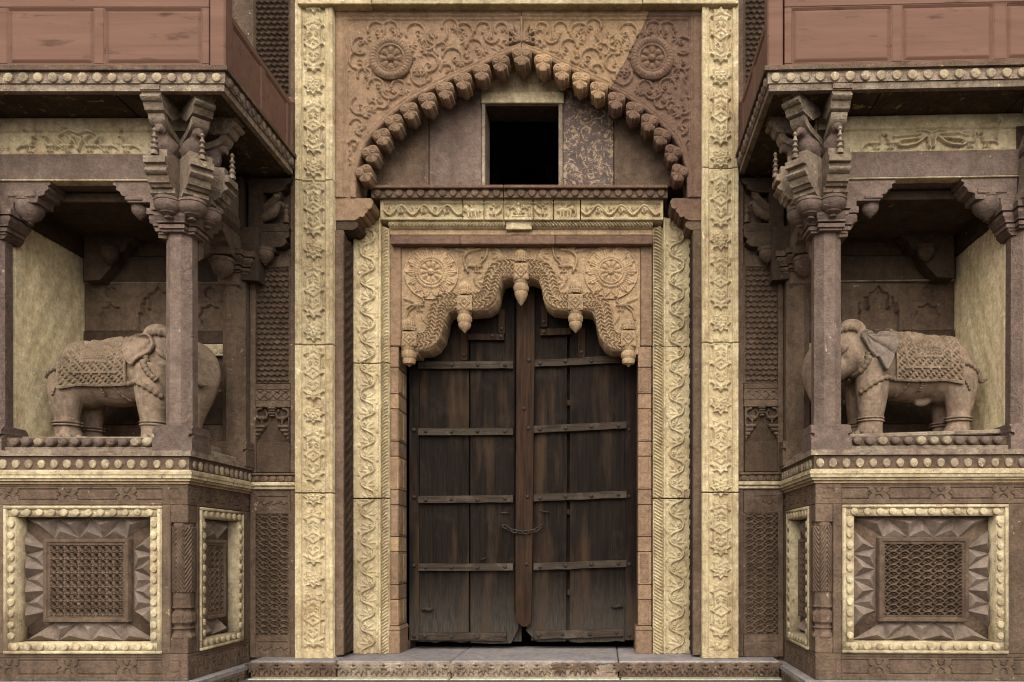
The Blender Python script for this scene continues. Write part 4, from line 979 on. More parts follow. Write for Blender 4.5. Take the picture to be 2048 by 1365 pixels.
def arch_bracket(label, pts, bx, by, br, Yf_, Yb_, mat, group='stepped brackets with hanging buds'):
    """flat stepped bracket in the front opening, outline in photo pixels"""
    A = thing('stepped_bracket', label, 'bracket', W(bx, by, Yf_), group)
    pprism('bracket_block', pts, Yf_, Yb_, mat, A)
    c = W(bx, by, Yf_ + .1); r = br * (DC + Yf_) / FPX
    wbox('bud_block', (c[0] - r * 1.02, Yf_ - .012, c[2] + r * .72), (c[0] + r * 1.02, Yf_ + .2, c[2] + r * 1.15), mat, A)
    bud('bud_drop', (c[0], Yf_ + .1 + .0, c[2]), r, r * 2.0, mat, A)
    return A

def build_bay(side):
    global MIR
    MIR = side == 'R'
    EL = 'right-facing elephant' if side == 'L' else 'left-facing elephant'
    GW = 'left of the gateway' if side == 'L' else 'right of the gateway'
    # ---- plinth
    PL = thing('carved_plinth', 'brown carved plinth with cream-framed screen panels below the ' + EL, 'plinth', (XC, YF, zf(1350)), 'carved plinths below the elephants')
    ZB, ZT = zf(1362), zf(905)
    a0 = .055
    outer = [(XEND, YF + a0), (XC - a0 - .02, YF + a0)]
    # core, notched at the corner for the colonnette
    pl = [(XEND, YF + .18), (XC - .26, YF + .18), (XC - .26, YF + .27), (XC - .18, YF + .27), (XC - .18, .02), (XEND, .02)]
    prism('plinth_core', [(x, y, ZB) for x, y in pl], (0, 0, ZT - ZB - .05), BROWN, PL)
    fm = fmap(YF); sm = smap(XC)
    # bands
    pcx = CX + XC / SF                                          # px of the corner on the front plane
    x_l = -200
    def corner_box(nm, y0, y1, pr, mat, wd_=.2, pr_s=None):
        """an L-shaped course round the corner"""
        z0, z1 = zf(y1), zf(y0); e = pr
        P = [(XEND, YF - e), (XC + e, YF - e), (XC + e, 0.015), (XC - wd_, 0.015), (XC - wd_, YF + wd_), (XEND, YF + wd_)]
        return prism(nm, [(x, y, z0) for x, y in P], (0, 0, z1 - z0), mat, PL)
    frieze_grooves(x_l, 969, pcx - 52, 1010, 118, fm, BROWN, PL, 'frieze_band', 40); 
    G = Fld(pcx - 51.5, 969, pcx - .9, 1010, 1.3); G.groove(star(pcx - 27, 990, 14, 10, 4, pi / 4), 1.4, 3); G.mesh('star_block', fm, BROWN, PL, back=38)
    frieze_grooves(.8, 969, 288, 1010, 66, sm, BROWN, PL, 'frieze_band', 20)
    frieze_grooves(x_l, 1309, pcx - 52, 1362, 118, fm, BROWN, PL, 'base_band', 40)
    G = Fld(pcx - 51.5, 1309, pcx - .9, 1362, 1.3); G.groove(star(pcx - 27, 1335, 15, 11, 4, pi / 4), 1.4, 3); G.mesh('star_block', fm, BROWN, PL, back=38)
    frieze_grooves(.8, 1309, 288, 1362, 60, sm, BROWN, PL, 'base_band', 20)
    # cornice
    corner_box('cornice_top', 903, 913.5, .045, WEATHER); lb = corner_box('petal_band', 914, 941, .018, BROWN); corner_box('cornice_fillet', 941.3, 945, .05, CREAMY)
    for k, (y0, y1, e) in enumerate(((945.2, 951, .062), (951.2, 958, .054), (958.2, 963, .035), (963.2, 968.6, .012))): corner_box('cornice_moulding', y0, y1, e, CREAMY if k < 3 else ORANGE)
    petals(lb, (XC - 24 * .106 + .02, YF - .018, zf(928.5)), (XC + .02, YF - .018, zf(928.5)), 24, .066, .078, .03, [PETAL])
    petals(lb, (XC + .018, YF + .02, zf(928.5)), (XC + .018, -.02, zf(928.5)), 12, .062, .078, .03, [PETAL, PETAL, WEATHER], pi / 2)
    # front panel, and a second one further out
    panel_set(PL, fm, 10, 1012, 323, 1308, 22, 29, 1035, 296, 1285, 77, 1078, 248, 1246, 4, 4, 0, side == 'R')
    wbox('pilaster_strip', (wx(-62, YF), YF - .004, zf(1308.5)), (wx(9.3, YF), YF + .2, zf(1010.5)), BROWN, PL)
    panel_set(PL, sm, 47, 1012, 247, 1308, 22, 72, 1036, 224, 1284, 96, 1078, 190, 1248, 2, 4, pi / 2, True, broken=True)
    wbox('pilaster_strip', (wx(323.8, YF), YF - .004, zf(1308.6)), (wx(341, YF), YF + .2, zf(1010.5)), BROWN, PL)
    wbox('pilaster_strip', (XC - .2, YF + 36 * SF, zf(1308.6)), (XC + .004, YF + 46.4 * SF, zf(1010.5)), BROWN, PL)
    wbox('pilaster_strip', (XC - .2, YF + 247.6 * SF, zf(1308.6)), (XC + .004, YF + 288 * SF, zf(1010.5)), BROWN, PL)
    # corner colonnette
    cxx, cyy, r = XC - .084, YF + .084, .088
    wbox('colonnette_head', (XC - .145, YF, zf(1046)), (XC, YF + .145, zf(1010.4)), BROWN, PL); wbox('colonnette_foot', (XC - .145, YF, zf(1308.6)), (XC, YF + .145, zf(1276)), BROWN, PL)
    G = Fld(0, 1054, 360, 1186, 1.5); am = np.abs(((G.U / 90 + .5) % 1) - .5) * 2
    G.H = 4.5 * np.clip(np.abs((((G.V - am * 26) / 9.5) % 1) - .5) * 3 - .2, 0, 1)
    def cyl(U, V, H):
        a = np.radians(U) - pi / 2 - .15; k = np.cos(pi / 8) / np.cos(((a + pi / 8) % (pi / 4)) - pi / 8); rr = (r * .9) * k + H * SF
        return np.stack([cxx + rr * np.cos(a), cyy + rr * np.sin(a), HC + (CY - V) * SF], 1)
    co = G.mesh('colonnette_shaft', lambda U, V, H: cyl(U, V, H), BROWN, PL, back=0)
    lathe8([(r * .8, zf(1187)), (r * .95, zf(1186.5)), (r * .95, zf(1213)), (r * 1.06, zf(1214)), (r * 1.06, zf(1217)), (r * .85, zf(1219)), (r * .8, zf(1222)), (r * 1.05, zf(1228)), (r * 1.12, zf(1232)), (r * 1.12, zf(1246)), (r * .85, zf(1252)), (r * .85, zf(1255)), (r * 1.1, zf(1258)), (r * .9, zf(1262)), (r * .92, zf(1266)), (r * 1.15, zf(1274)), (r * 1.15, zf(1277))][::-1], (cxx, cyy, 0), BROWN, PL, 'colonnette_base')
    lathe8([(r * .8, zf(1054)), (r * .95, zf(1053.5)), (r * .95, zf(1049)), (r * .95, zf(1045))], (cxx, cyy, 0), BROWN, PL, 'colonnette_collar')
    # stepped foot of the plinth
    FT = thing('plinth_foot', 'grey-topped kerb round the foot of the plinth below the ' + EL, 'kerb', (XC, YF, -.1))
    e = .1; P = [(XEND, YF - e), (XC + e, YF - e), (XC + e, -.305), (XC + e, .03), (XEND, .03)]
    prism('foot_slab', [(x, y, ZB - .04) for x, y in P], (0, 0, .039), STEP, FT); e -= .015; P = [(XEND, YF - e), (XC + e, YF - e), (XC + e, .028), (XEND, .028)]
    ff = prism('foot_course', [(x, y, -.30) for x, y in P], (0, 0, ZB - .041 + .30), BROWN, FT)
    for k in range(7): 
        inst('carved_leaf', LM[0], (XC + e + .005, YF + .0 + .13 * k, ZB - .115), FT, pi / 2)
    # ---- niche floor, with a row of petals along the front
    FL = thing('niche_floor', 'weathered floor slab edged with round petals under the feet of the ' + EL, 'slab', (-4.4, YA, 1.8))
    fe = wbox('floor_edge', (XEND, YF + .03, zf(904.6)), (XC - .04, YF + .2, zf(893)), WEATHER, FL); wbox('floor_slab', (XEND, YF + .203, zf(902)), (XC - .03, .02, zf(888) + .0), WEATHER, FL)
    pb = wbox('petal_course', (XO + .13, YF + .05, zf(892.7)), (XA - .15, YF + .24, zf(874)), BROWN, FL)
    petals(pb, (XO + .2, YF + .046, zf(883)), (XA - .17, YF + .046, zf(883)), 12, .08, .07, .09, [MAUVE, PETAL, MAUVE])
    zfl = 1.985
    if side == 'L':
        wbox('plinth_slab', (-4.97, -1.02, 1.90), (XA - .05, -.12, zfl), WEATHER, FL, .012)
    else:
        SLB = thing('tilted_slab', 'tilted stone slab under the left-facing elephant, its outer end lifted', 'slab', (-4.4, -1, 1.95))
        V, F = cham((-5.03, -1.03, 1.945), (XA - .09, -.12, 1.985), .01); V[:, 2] += (XA - V[:, 0]) * .028 + .006
        mk('slab', V, F, WEATHER, SLB)
        wbox('rubble_bed', (-4.9, -.95, zf(888) + .001), (XA - .2, -.15, 1.944), DARK, FL)
    # ---- columns
    cg = 'octagonal columns of the elephant bays'
    column('grey-brown octagonal column standing in front of the head of the ' + EL, XA, YA, cg, MAUVE)
    column('octagonal column at the outer edge behind the rump of the ' + EL, XO, YA, cg, MAUVE)
    column('rear octagonal column against the wall beside the screen ' + GW, XA + .02, -.07, cg, UMBER)
    # ---- niche walls
    NW = thing('niche_wall', 'pale cream plastered side wall behind the ' + EL, 'wall', (XO, -.5, 1.9))
    G = Fld(0, 380, 240, 900, 6); G.H = .9 * np.sin(G.U * .05) * np.sin(G.V * .021) + .4 * np.sin(G.U * .13 + G.V * .07)
    G.mesh('plaster_face', bmap((XO + .085, YA + .1, HC + CY * SF), (0, 1, 0), (0, 0, -1), (1, 0, 0), SF), PLASTER, NW, back=30, smooth=True)
    NB = thing('rear_wall', 'dark brown back wall with carved star niches behind the ' + EL, 'wall', (-4.4, 0, 1.9))
    Yb = -.02; s8 = (DC + Yb) / FPX
    pxl = lambda X: CX + X / s8
    xa, xb = pxl(XO + .1), pxl(XA - .06)
    G = Fld(xa, 566, xb, 662, 1.3); 
    G.H[...] = 0
    cxs = (xa + xb) / 2
    def star_niche(cx, cy, R): 
        G.plate([(cx - R - 6, cy - R - 3), (cx + R + 6, cy - R - 3), (cx + R + 6, cy + R + 3), (cx - R - 6, cy + R + 3)], -1.5, 1, mode='add'); G.plate(star(cx, cy, R, R * .78, 8), -5, 1.5, mode='add'); G.plate(star(cx, cy, R, R * .78, 8), 0, 1, mode='add')
    for cx in (xa + 50, xb - 42):
        for cy, R in ((585, 14), (632, 26)): star_niche(cx, cy, R)
    arch = [(cxs - 40, 700), (cxs - 40, 612), (cxs - 36, 606), (cxs - 30, 606), (cxs - 30, 596), (cxs - 20, 594), (cxs - 19, 586), (cxs - 8, 584), (cxs - 5, 578), (cxs, 572)]
    arch = arch + [(2 * cxs - a, b) for a, b in arch[::-1][1:]]
    G.plate(arch, -5.5, 1.5, mode='add')
    for x in (-36, -19, 19, 36): G.ridge([(cxs + x, 590 + abs(x) * .5), (cxs + x, 606 + abs(x) * .5)], 2.6, 2)
    G.mesh('carved_slab', fmap(Yb), UMBER, NB, back=8)
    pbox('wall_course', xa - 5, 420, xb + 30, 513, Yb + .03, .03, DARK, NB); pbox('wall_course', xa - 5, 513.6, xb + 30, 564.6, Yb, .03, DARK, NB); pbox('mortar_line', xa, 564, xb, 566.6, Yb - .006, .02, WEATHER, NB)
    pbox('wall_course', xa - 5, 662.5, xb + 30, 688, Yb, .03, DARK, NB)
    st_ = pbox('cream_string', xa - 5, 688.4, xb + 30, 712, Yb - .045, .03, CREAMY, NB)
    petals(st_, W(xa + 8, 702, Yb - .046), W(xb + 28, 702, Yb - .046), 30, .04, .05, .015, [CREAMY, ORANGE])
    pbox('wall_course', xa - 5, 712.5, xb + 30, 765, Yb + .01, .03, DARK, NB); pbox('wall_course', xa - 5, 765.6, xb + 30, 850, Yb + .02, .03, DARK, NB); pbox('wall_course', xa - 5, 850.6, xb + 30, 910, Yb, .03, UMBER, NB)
    # brackets high on the back wall, half lost in the dark
    for x, d in ((xa + 60, 1), (xb - 6, -1)):
        f = lambda u: x + d * u
        P = [(f(-62), 455), (f(45), 455), (f(38), 478), (f(25), 486), (f(20), 500), (f(4), 508), (f(-4), 530), (f(-30), 560), (f(-62), 562)]
        if d < 0: P = P[::-1]
        A = thing('stepped_bracket', 'dark stepped bracket on the back wall ' + ('above the rump' if d > 0 else 'behind the head') + ' of the ' + EL, 'bracket', W(x, 520, Yb), 'stepped brackets with hanging buds')
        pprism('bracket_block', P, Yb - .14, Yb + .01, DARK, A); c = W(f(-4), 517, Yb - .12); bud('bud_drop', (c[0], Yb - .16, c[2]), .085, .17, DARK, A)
    CE = thing('niche_ceiling', 'dark stone ceiling over the ' + EL, 'ceiling', (-4.4, -.5, 4.0))
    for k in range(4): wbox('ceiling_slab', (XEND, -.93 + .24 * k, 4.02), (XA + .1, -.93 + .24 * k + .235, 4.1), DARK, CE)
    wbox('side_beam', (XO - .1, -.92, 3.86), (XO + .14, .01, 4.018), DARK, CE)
    # ---- beam and frieze above the opening
    BE = thing('carved_beam', 'brown beam topped by a cream frieze of birds above the ' + EL, 'beam', (-4.4, YA, 3.9))
    YB = YA - .10; sB = (DC + YB) / FPX; px_ = lambda X: CX + X / sB
    xr = px_(XA + .09); xl_ = -190
    pbox('stone_beam', xl_, 308.5, xr, 360, YB, YB + .26, MAUVE, BE)
    G = Fld(xl_, 263, xr, 308, 1.2); G.H[...] = 0
    G.groove([(xl_, 266), (xr, 266)], 1.4, 2); o_ = px_(XO); m_ = (px_(XO) + px_(XA)) / 2 - 4
    if side == 'L':
        for dx, d in ((-100, 1), (-55, -1), (-24, 1), (24, -1), (55, -1), (97, -1)): G.bird(m_ + dx, 292, .95, d, 8)
        for d in (-1, 1): G.ridge(spline([(m_, 270), (m_ + d * 18, 264), (m_ + d * 40, 276), (m_ + d * 30, 290)]), 2.5, 7); G.ridge(spline([(m_, 303), (m_ + d * 8, 285), (m_ + d * 24, 273)]), 2.2, 7)
    else:
        for dx, d in ((-105, 1), (-72, -1), (75, 1), (106, -1)): G.bird(m_ + dx, 291, .9, d, 8); 
        for d in (-1, 1):
            G.ridge(spline([(m_ + 4 * d, 302), (m_ + d * 9, 282), (m_ + d * 30, 296), (m_ + d * 58, 300), (m_ + d * 60, 290), (m_ + d * 25, 285)]), 3, 7.5); G.leaf(m_ + d * 18, 276, 0 if d > 0 else 180, 48, 5, 7.5, 0, 0, .1); G.ridge(spline([(m_, 275), (m_ + 14 * d, 268), (m_ + 40 * d, 272), (m_ + 70 * d, 280)]), 2.2, 4)
        G.disc(m_, 280, 5, 4.5); G.ridge([(m_ - 3, 285), (m_ - 4, 300)], 2, 4); G.ridge([(m_ + 3, 285), (m_ + 4, 300)], 2, 4)
    G.mesh('bird_frieze', fmap(YB + .02), CREAMY, BE, back=40); pbox('frieze_top', xl_, 236, xr, 262.6, YB + .012, YB + .3, CREAMY, BE)
    xs2 = XA + .09; wbox('side_stone_beam', (xs2 - .2, YA + .1, 3.98), (xs2 + .005, .01, 4.19), BROWN, BE); wbox('side_frieze', (xs2 - .2, YA + .1, 4.193), (xs2 - .01, .01, 4.48), WEATHER, BE)
    pbox('mortar_line', xl_, 358.8, xr - 8, 361.6, YB - .005, YB + .1, CREAMY, BE); pbox('mortar_line', xl_, 307.2, xr - 3, 309.6, YB - .004, YB + .1, ORANGE, BE)
    # ---- stepped brackets in the openings
    Yk = YA - .085
    L1 = [(-30, 360.5), (101, 360.5), (101, 369), (95, 372), (97, 378), (90, 383), (88, 390), (76, 393), (74, 405), (27, 405), (26, 432), (12, 446), (-30, 446)]
    arch_bracket('stepped bracket with a fat bud at the outer side above the ' + EL, L1, 60, 424, 27, Yk, Yk + .2, MAUVE)
    pprism('bracket_foot', [(-20, 446.5), (24, 446.5), (22, 455), (16, 460), (14, 470), (6, 478), (-20, 478)], Yk + .003, Yk + .2, BROWN, bpy.data.objects[sc.objects[-1].name].parent)
    L2 = [(226, 360.5), (340, 360.5), (340, 440), (300, 440), (300, 405), (255, 405), (254, 394), (243, 391), (240, 384), (232, 380), (233, 373), (226, 370)]
    ab = arch_bracket('stepped bracket with a slim bud beside the capital before the ' + EL, L2, 281, 424, 17, Yk, Yk + .2, MAUVE)
    pprism('bracket_foot', [(299, 434), (335, 434), (335, 478), (317, 476), (316, 466), (308, 458), (306, 449), (299, 446)], Yk + .004, Yk + .2, BROWN, ab)
    # side opening: the two brackets seen edge on
    for ya, d, wh in ((-.92, 1, 'front'), (-.17, -1, 'rear')):
        A = thing('stepped_bracket', f'brown bracket with a bud inside by the {wh} column ' + GW, 'bracket', (XA, ya, 3.8), 'stepped brackets with hanging buds')
        Q = [(ya - .05 * d, 3.975), (ya + .36 * d, 3.975), (ya + .36 * d, 3.93), (ya + .31 * d, 3.90), (ya + .29 * d, 3.86), (ya + .22 * d, 3.84), (ya + .2 * d, 3.78), (ya + .03 * d, 3.76), (ya + .03 * d, 3.55), (ya - .05 * d, 3.5)]
        if d < 0: Q = Q[::-1]
        prism('bracket_block', [(XA - .1, y, z) for y, z in Q], (.205, 0, 0), BROWN, A); bud('bud_drop', (XA, ya + .14 * d, 3.66), .1, .2, BROWN, A)
    # ---- bird brackets
    bird_bracket('bird bracket facing straight out over the column in front of the ' + EL, 0)
    bird_bracket('bird bracket set diagonally on the balcony corner ' + GW, pi / 4, sc_=(1, 1.12, 1))
    bird_bracket('bird bracket on the side of the corner column, facing the gateway, ' + GW, pi / 2, dz=-.0)
    bird_bracket('bird bracket over the outer column behind the rump of the ' + EL, 0, (XO, YA, 0))
    wbox('stone_angle', (XA + .1, YA - .12, 3.9), (XA + .12, YA - .1, 4.6), CREAMY, BE)
    # ---- balcony
    BX, BY = -2.985, -1.55
    BL = thing('balcony', 'red-brown panelled balcony on a petal-edged stone slab above the ' + EL, 'balcony', (-4.4, BY, 4.62), 'panelled balconies over the elephant bays')
    sb = (DC + BY) / FPX; zz = lambda y: HC + (CY - y) * sb
    def lbox(nm, y0, y1, e, mat, xin=.5):
        P = [(XEND, BY - e), (BX + e, BY - e), (BX + e, -.11), (BX - .06, -.11), (BX - .06, BY + .06), (XEND, BY + .06)]
        return prism(nm, [(x, y, zz(y1)) for x, y in P], (0, 0, zz(y0) - zz(y1)), mat, BL)
    lbox('slab_top', 135, 144, .03, BROWN); pbn = lbox('petal_band', 144.3, 167, .0, WEATHER); lbox('slab_fillet', 167.3, 181, -.012, WEATHER)
    # soffit: big sooty slabs
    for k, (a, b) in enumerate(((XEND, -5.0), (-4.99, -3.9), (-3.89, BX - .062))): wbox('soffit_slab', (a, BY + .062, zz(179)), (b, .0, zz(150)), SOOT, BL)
    petals(pbn, (BX - 22 * .117, BY - .002, zz(156)), (BX - .005, BY - .002, zz(156)), 22, .078, .075, .03, [PETAL]); petals(pbn, (BX + .002, BY + .02, zz(156)), (BX + .002, -.13, zz(156)), 13, .075, .075, .03, [WEATHER, MAUVE, WEATHER], pi / 2)
    ybt = 134.6; pt = -140
    pxb = lambda X: CX + X / sb
    xcor = pxb(BX - .0)
    Y1 = BY + .03
    # front: rails, stiles and sunk panels
    fp = [(-200, -8), (14, 188), (207, 405)]; cols = [-8, 14, 188, 207, 405, 418]
    def fb(nm, a, y0, b, y1, Yo, mat=PANEL): return pbox(nm, a, y0, b, y1, Yo, Yo + .08, mat, BL, .004)
    fb('bottom_rail', -210, 128.3, 418, ybt, Y1); fb('top_rail', -210, -8, 418, 14.5, Y1)
    for a, b in ((-9, 14), (188, 207), (404, 418)): fb('stile', a, 15, b, 128, Y1 + .001)
    for a, b in ((-190, -9), (14, 188), (207, 404)):
        G = Fld(a, 14.8, b, 128.2, 1.6); d = np.minimum(np.minimum(G.U - a, b - G.U), np.minimum(G.V - 14.8, 128.2 - G.V))
        G.H = np.where(d < 2, 0, np.clip(-5.5 + (d - 2) * .55, -5.5, -1.2)); G.H[d < 2] = -.6
        G.mesh('sunk_panel', fmap(Y1 + .002), PANEL, BL, back=14)
    pbox('corner_post', 418.6, -140, xcor, ybt, BY - .0, BY + .14, PANEL, BL, .012)
    Xs = BX - .03; ss = lambda u0, y0, u1, y1, nm, e=0: wbox(nm, (Xs - .08, BY + .145 + u0, zz(y1)), (Xs + e, BY + .145 + u1, zz(y0)), PANEL, BL, .004)
    Ls = 1.28
    ss(0, 128.3, Ls, ybt, 'bottom_rail'); ss(0, 1, Ls, 14.5, 'top_rail')
    for u0, u1 in ((0, .07), (.62, .70), (Ls - .07, Ls)): ss(u0, 14.8, u1, 128, 'stile', -.001)
    for u0, u1 in ((.07, .62), (.70, Ls - .07)):
        a, b = u0 / sb, u1 / sb; G = Fld(a, 14.8, b, 128.2, 1.8); d = np.minimum(np.minimum(G.U - a, b - G.U), np.minimum(G.V - 14.8, 128.2 - G.V))
        G.H = np.where(d < 2, -.6, np.clip(-5.5 + (d - 2) * .55, -5.5, -1.2)); G.mesh('sunk_panel', bmap((Xs - .002, BY + .145, HC + CY * sb), (0, 1, 0), (0, 0, -1), (1, 0, 0), sb), PANEL, BL, back=14)
    lathe('end_post', [(.05, zz(134)), (.05, zz(10)), (.065, zz(5)), (.06, zz(-4)), (.02, zz(-12))], (Xs - .02, BY + .145 + Ls + .05, 0), MAROON, BL, 10)
    # ---- screened wall strip between the bay and the gate
    SW = thing('screen_wall', 'brown wall strip of pierced stone screens and a peacock niche ' + GW, 'wall screen', (-3.24, 0, 0))
    x0, x1 = 499, 588; jx0, jx1 = 511, 580
    Yw = -.005
    def jali(ya, yb, fish):
        G = Fld(jx0 - 4, ya, jx1 + 4, yb, 1.05)
        L = scale_lat(G.U, G.V, 20, 11.5) if fish else hexlat(G.U, G.V, 12.2, 21, 2.2)
        G.H = -2.2 + 5 * L; e = np.minimum(np.minimum(G.U - jx0, jx1 - G.U), np.minimum(G.V - ya, yb - G.V)); G.H[e < 2] = 3
        G.mesh('pierced_screen', fmap(Yw), DARK if ya < 400 else UMBER, SW, back=11)
    jali(-60, 356, False); jali(534, 768, False); jali(1028, 1272, True)
    pbox('side_stile', 580.5, -60, 592, 946, Yw - .035, .04, UMBER, SW); pbox('side_stile', 499.5, 530, 510.5, 946, Yw - .034, .04, UMBER, SW); pbox('side_stile', 497.5, -60, 507, 356, Yw - .034, .04, UMBER, SW)
    pbox('cross_rail', 511, 768.3, 580, 779.5, Yw - .03, .04, UMBER, SW); G = Fld(510.8, 780, 580.2, 801, 1.); 
    for k in range(4): G.groove(star(519.5 + 17 * k, 793, 8, 6, 4), 1.2, 2.5); G.groove([(512 + 17 * k, 782), (519.5 + 17 * k, 786), (527 + 17 * k, 782)], 1, 2)
    G.mesh('star_band', fmap(Yw - .022), UMBER, SW, back=8); pbox('cross_rail', 511, 801.4, 580, 815, Yw - .03, .04, UMBER, SW)
    # peacock niche
    pbox('niche_slab', 508, 815.5, 582, 946, Yw + .02, .045, DARK, SW); pbox('niche_lower', 511, 885, 580, 945.5, Yw + .004, .03, DARK, SW)
    G = Fld(510.6, 815.4, 580.4, 884, 1.0); G.H[...] = 0; cc = 545.5
    for s in (-1, 1):
        f = lambda x: cc + s * x
        G.leaf(f(28), 838, (0 if s < 0 else 180) , 20, 5.5, 6, 1); G.ridge(spline([(f(12), 838), (f(9), 830), (f(13), 822), (f(10), 820)]), 2.2, 5.5, 1, True); G.ridge(spline([(f(24), 838), (f(33), 832), (f(31), 822), (f(22), 818)]), 3, 4, 1); G.ridge([(f(20), 842), (f(20), 849)], 1.3, 4, 1)
        for k in range(4): G.rect(*sorted((f(34.5), f(12 + k * 5.5))), 850 + k * 8, 857 + k * 8, 5 - .5 * k, 1, 1) if 0 else G.plate([(min(f(34.5), f(10 + k * 6)), 850 + k * 8), (max(f(34.5), f(10 + k * 6)), 850 + k * 8), (max(f(34.5), f(13 + k * 6)), 857.6 + k * 8), (min(f(34.5), f(13 + k * 6)), 857.6 + k * 8)], 5.5, 1.4, 1)
        G.rect(f(34.5) if s < 0 else f(31.5), 815.4, f(31.5) if s < 0 else f(34.5), 884, 3, 1, 1)
    for k, w_ in enumerate((8, 6, 7, 5)): G.rect(cc - w_, 815.5 + 5 * k, cc + w_, 820 + 5 * k, 5.5, 1, 1)
    G.mesh('peacock_panel', fmap(Yw + .01), UMBER, SW, sd=G.H - .5, back=3)
    lbw = pbox('petal_ledge', 499.5, 946.4, 590, 951, Yw - .06, .04, UMBER, SW); pbox('ledge_band', 499.5, 951.3, 590, 964, Yw - .03, .04, UMBER, SW); petals(lbw, W(506, 957.5, Yw - .032), W(588, 957.5, Yw - .032), 5, .062, .06, .028, [UMBER, MAROON])
    pbox('cream_moulding', 499.5, 964.4, 590, 972, Yw - .075, .04, CREAMY, SW); pbox('cream_moulding', 499.6, 972.3, 590, 979, Yw - .05, .04, CREAMY, SW)
    pbox('side_stile', 499.5, 979.4, 510.5, 1316, Yw - .03, .04, UMBER, SW); pbox('side_stile', 580.5, 979.4, 592, 1316, Yw - .03, .04, UMBER, SW)
    for ya, yb in ((979.4, 1027.5), (1272.5, 1316)):
        G = Fld(510.8, ya, 580.2, yb, 1.1); ym = (ya + yb) / 2; G.groove([(516, ym - 9), (574, ym - 9)], 1.3, 2.5)
        for k in range(3): G.groove([(516 + 20 * k, ym + 6), (522 + 20 * k, ym + 1), (524 + 20 * k, ym + 7), (530 + 20 * k, ym + 8), (534 + 20 * k, ym + 4)], 1.2, 2.5)
        G.mesh('carved_rail', fmap(Yw - .018), UMBER, SW, back=8)
    # two corbelled wall brackets above the middle screen
    WB = thing('wall_bracket', 'flat dark wall bracket with a perched bird beside the frame ' + GW, 'bracket', W(540, 450, 0), 'flat wall brackets with birds')
    xm = lambda x: x
    pprism('bracket_slab', [(497, 356.5), (582, 356.5), (580, 366), (572, 370), (570, 378), (560, 383), (545, 386), (526, 386), (526, 448), (575, 448), (579, 456), (577, 463), (497, 463)], Yw - .09, .03, DARK, WB)
    pprism('scroll_brace', [(tuple(p)) for p in np.vstack([spline([(530, 440), (520, 420), (533, 404), (546, 392), (548, 384)], 5), spline([(562, 384), (560, 396), (548, 410), (536, 422), (540, 440)], 5)])], Yw - .075, .0, UMBER, WB)
    tube('bird', spline([W(520, 443, Yw - .06), W(530, 436, Yw - .07), W(545, 427, Yw - .08), W(553, 416, Yw - .08), W(558, 408, Yw - .08), W(565, 410, Yw - .08), W(567, 415, Yw - .08)], 4), np.interp(np.linspace(0, 6, 25), range(7), [.02, .045, .05, .038, .028, .018, .004]), UMBER, WB, 10)
    lathe('garland', [(.03, wz(452, 0)), (.02, wz(446, 0)), (.028, wz(441, 0)), (.014, wz(436, 0)), (.026, wz(430, 0)), (.012, wz(425, 0)), (.022, wz(420, 0)), (.01, wz(415, 0))], W(573, 1105, Yw - .06) * np.array([1, 1, 0]), UMBER, WB, 8)
    pprism('lower_slab', [(497, 463.6), (578, 463.6), (577, 474), (570, 478), (573, 485), (566, 492), (560, 494), (549, 494), (549, 503), (514, 503), (513, 528), (497, 530)], Yw - .085, .03, DARK, WB)
    c = W(531, 515, Yw - .07); bud('bud_drop', (c[0], -.085, c[2]), .082, .17, UMBER, WB)
    ro = random.Random(4); MIR = False
build_bay('L'); build_bay('R')
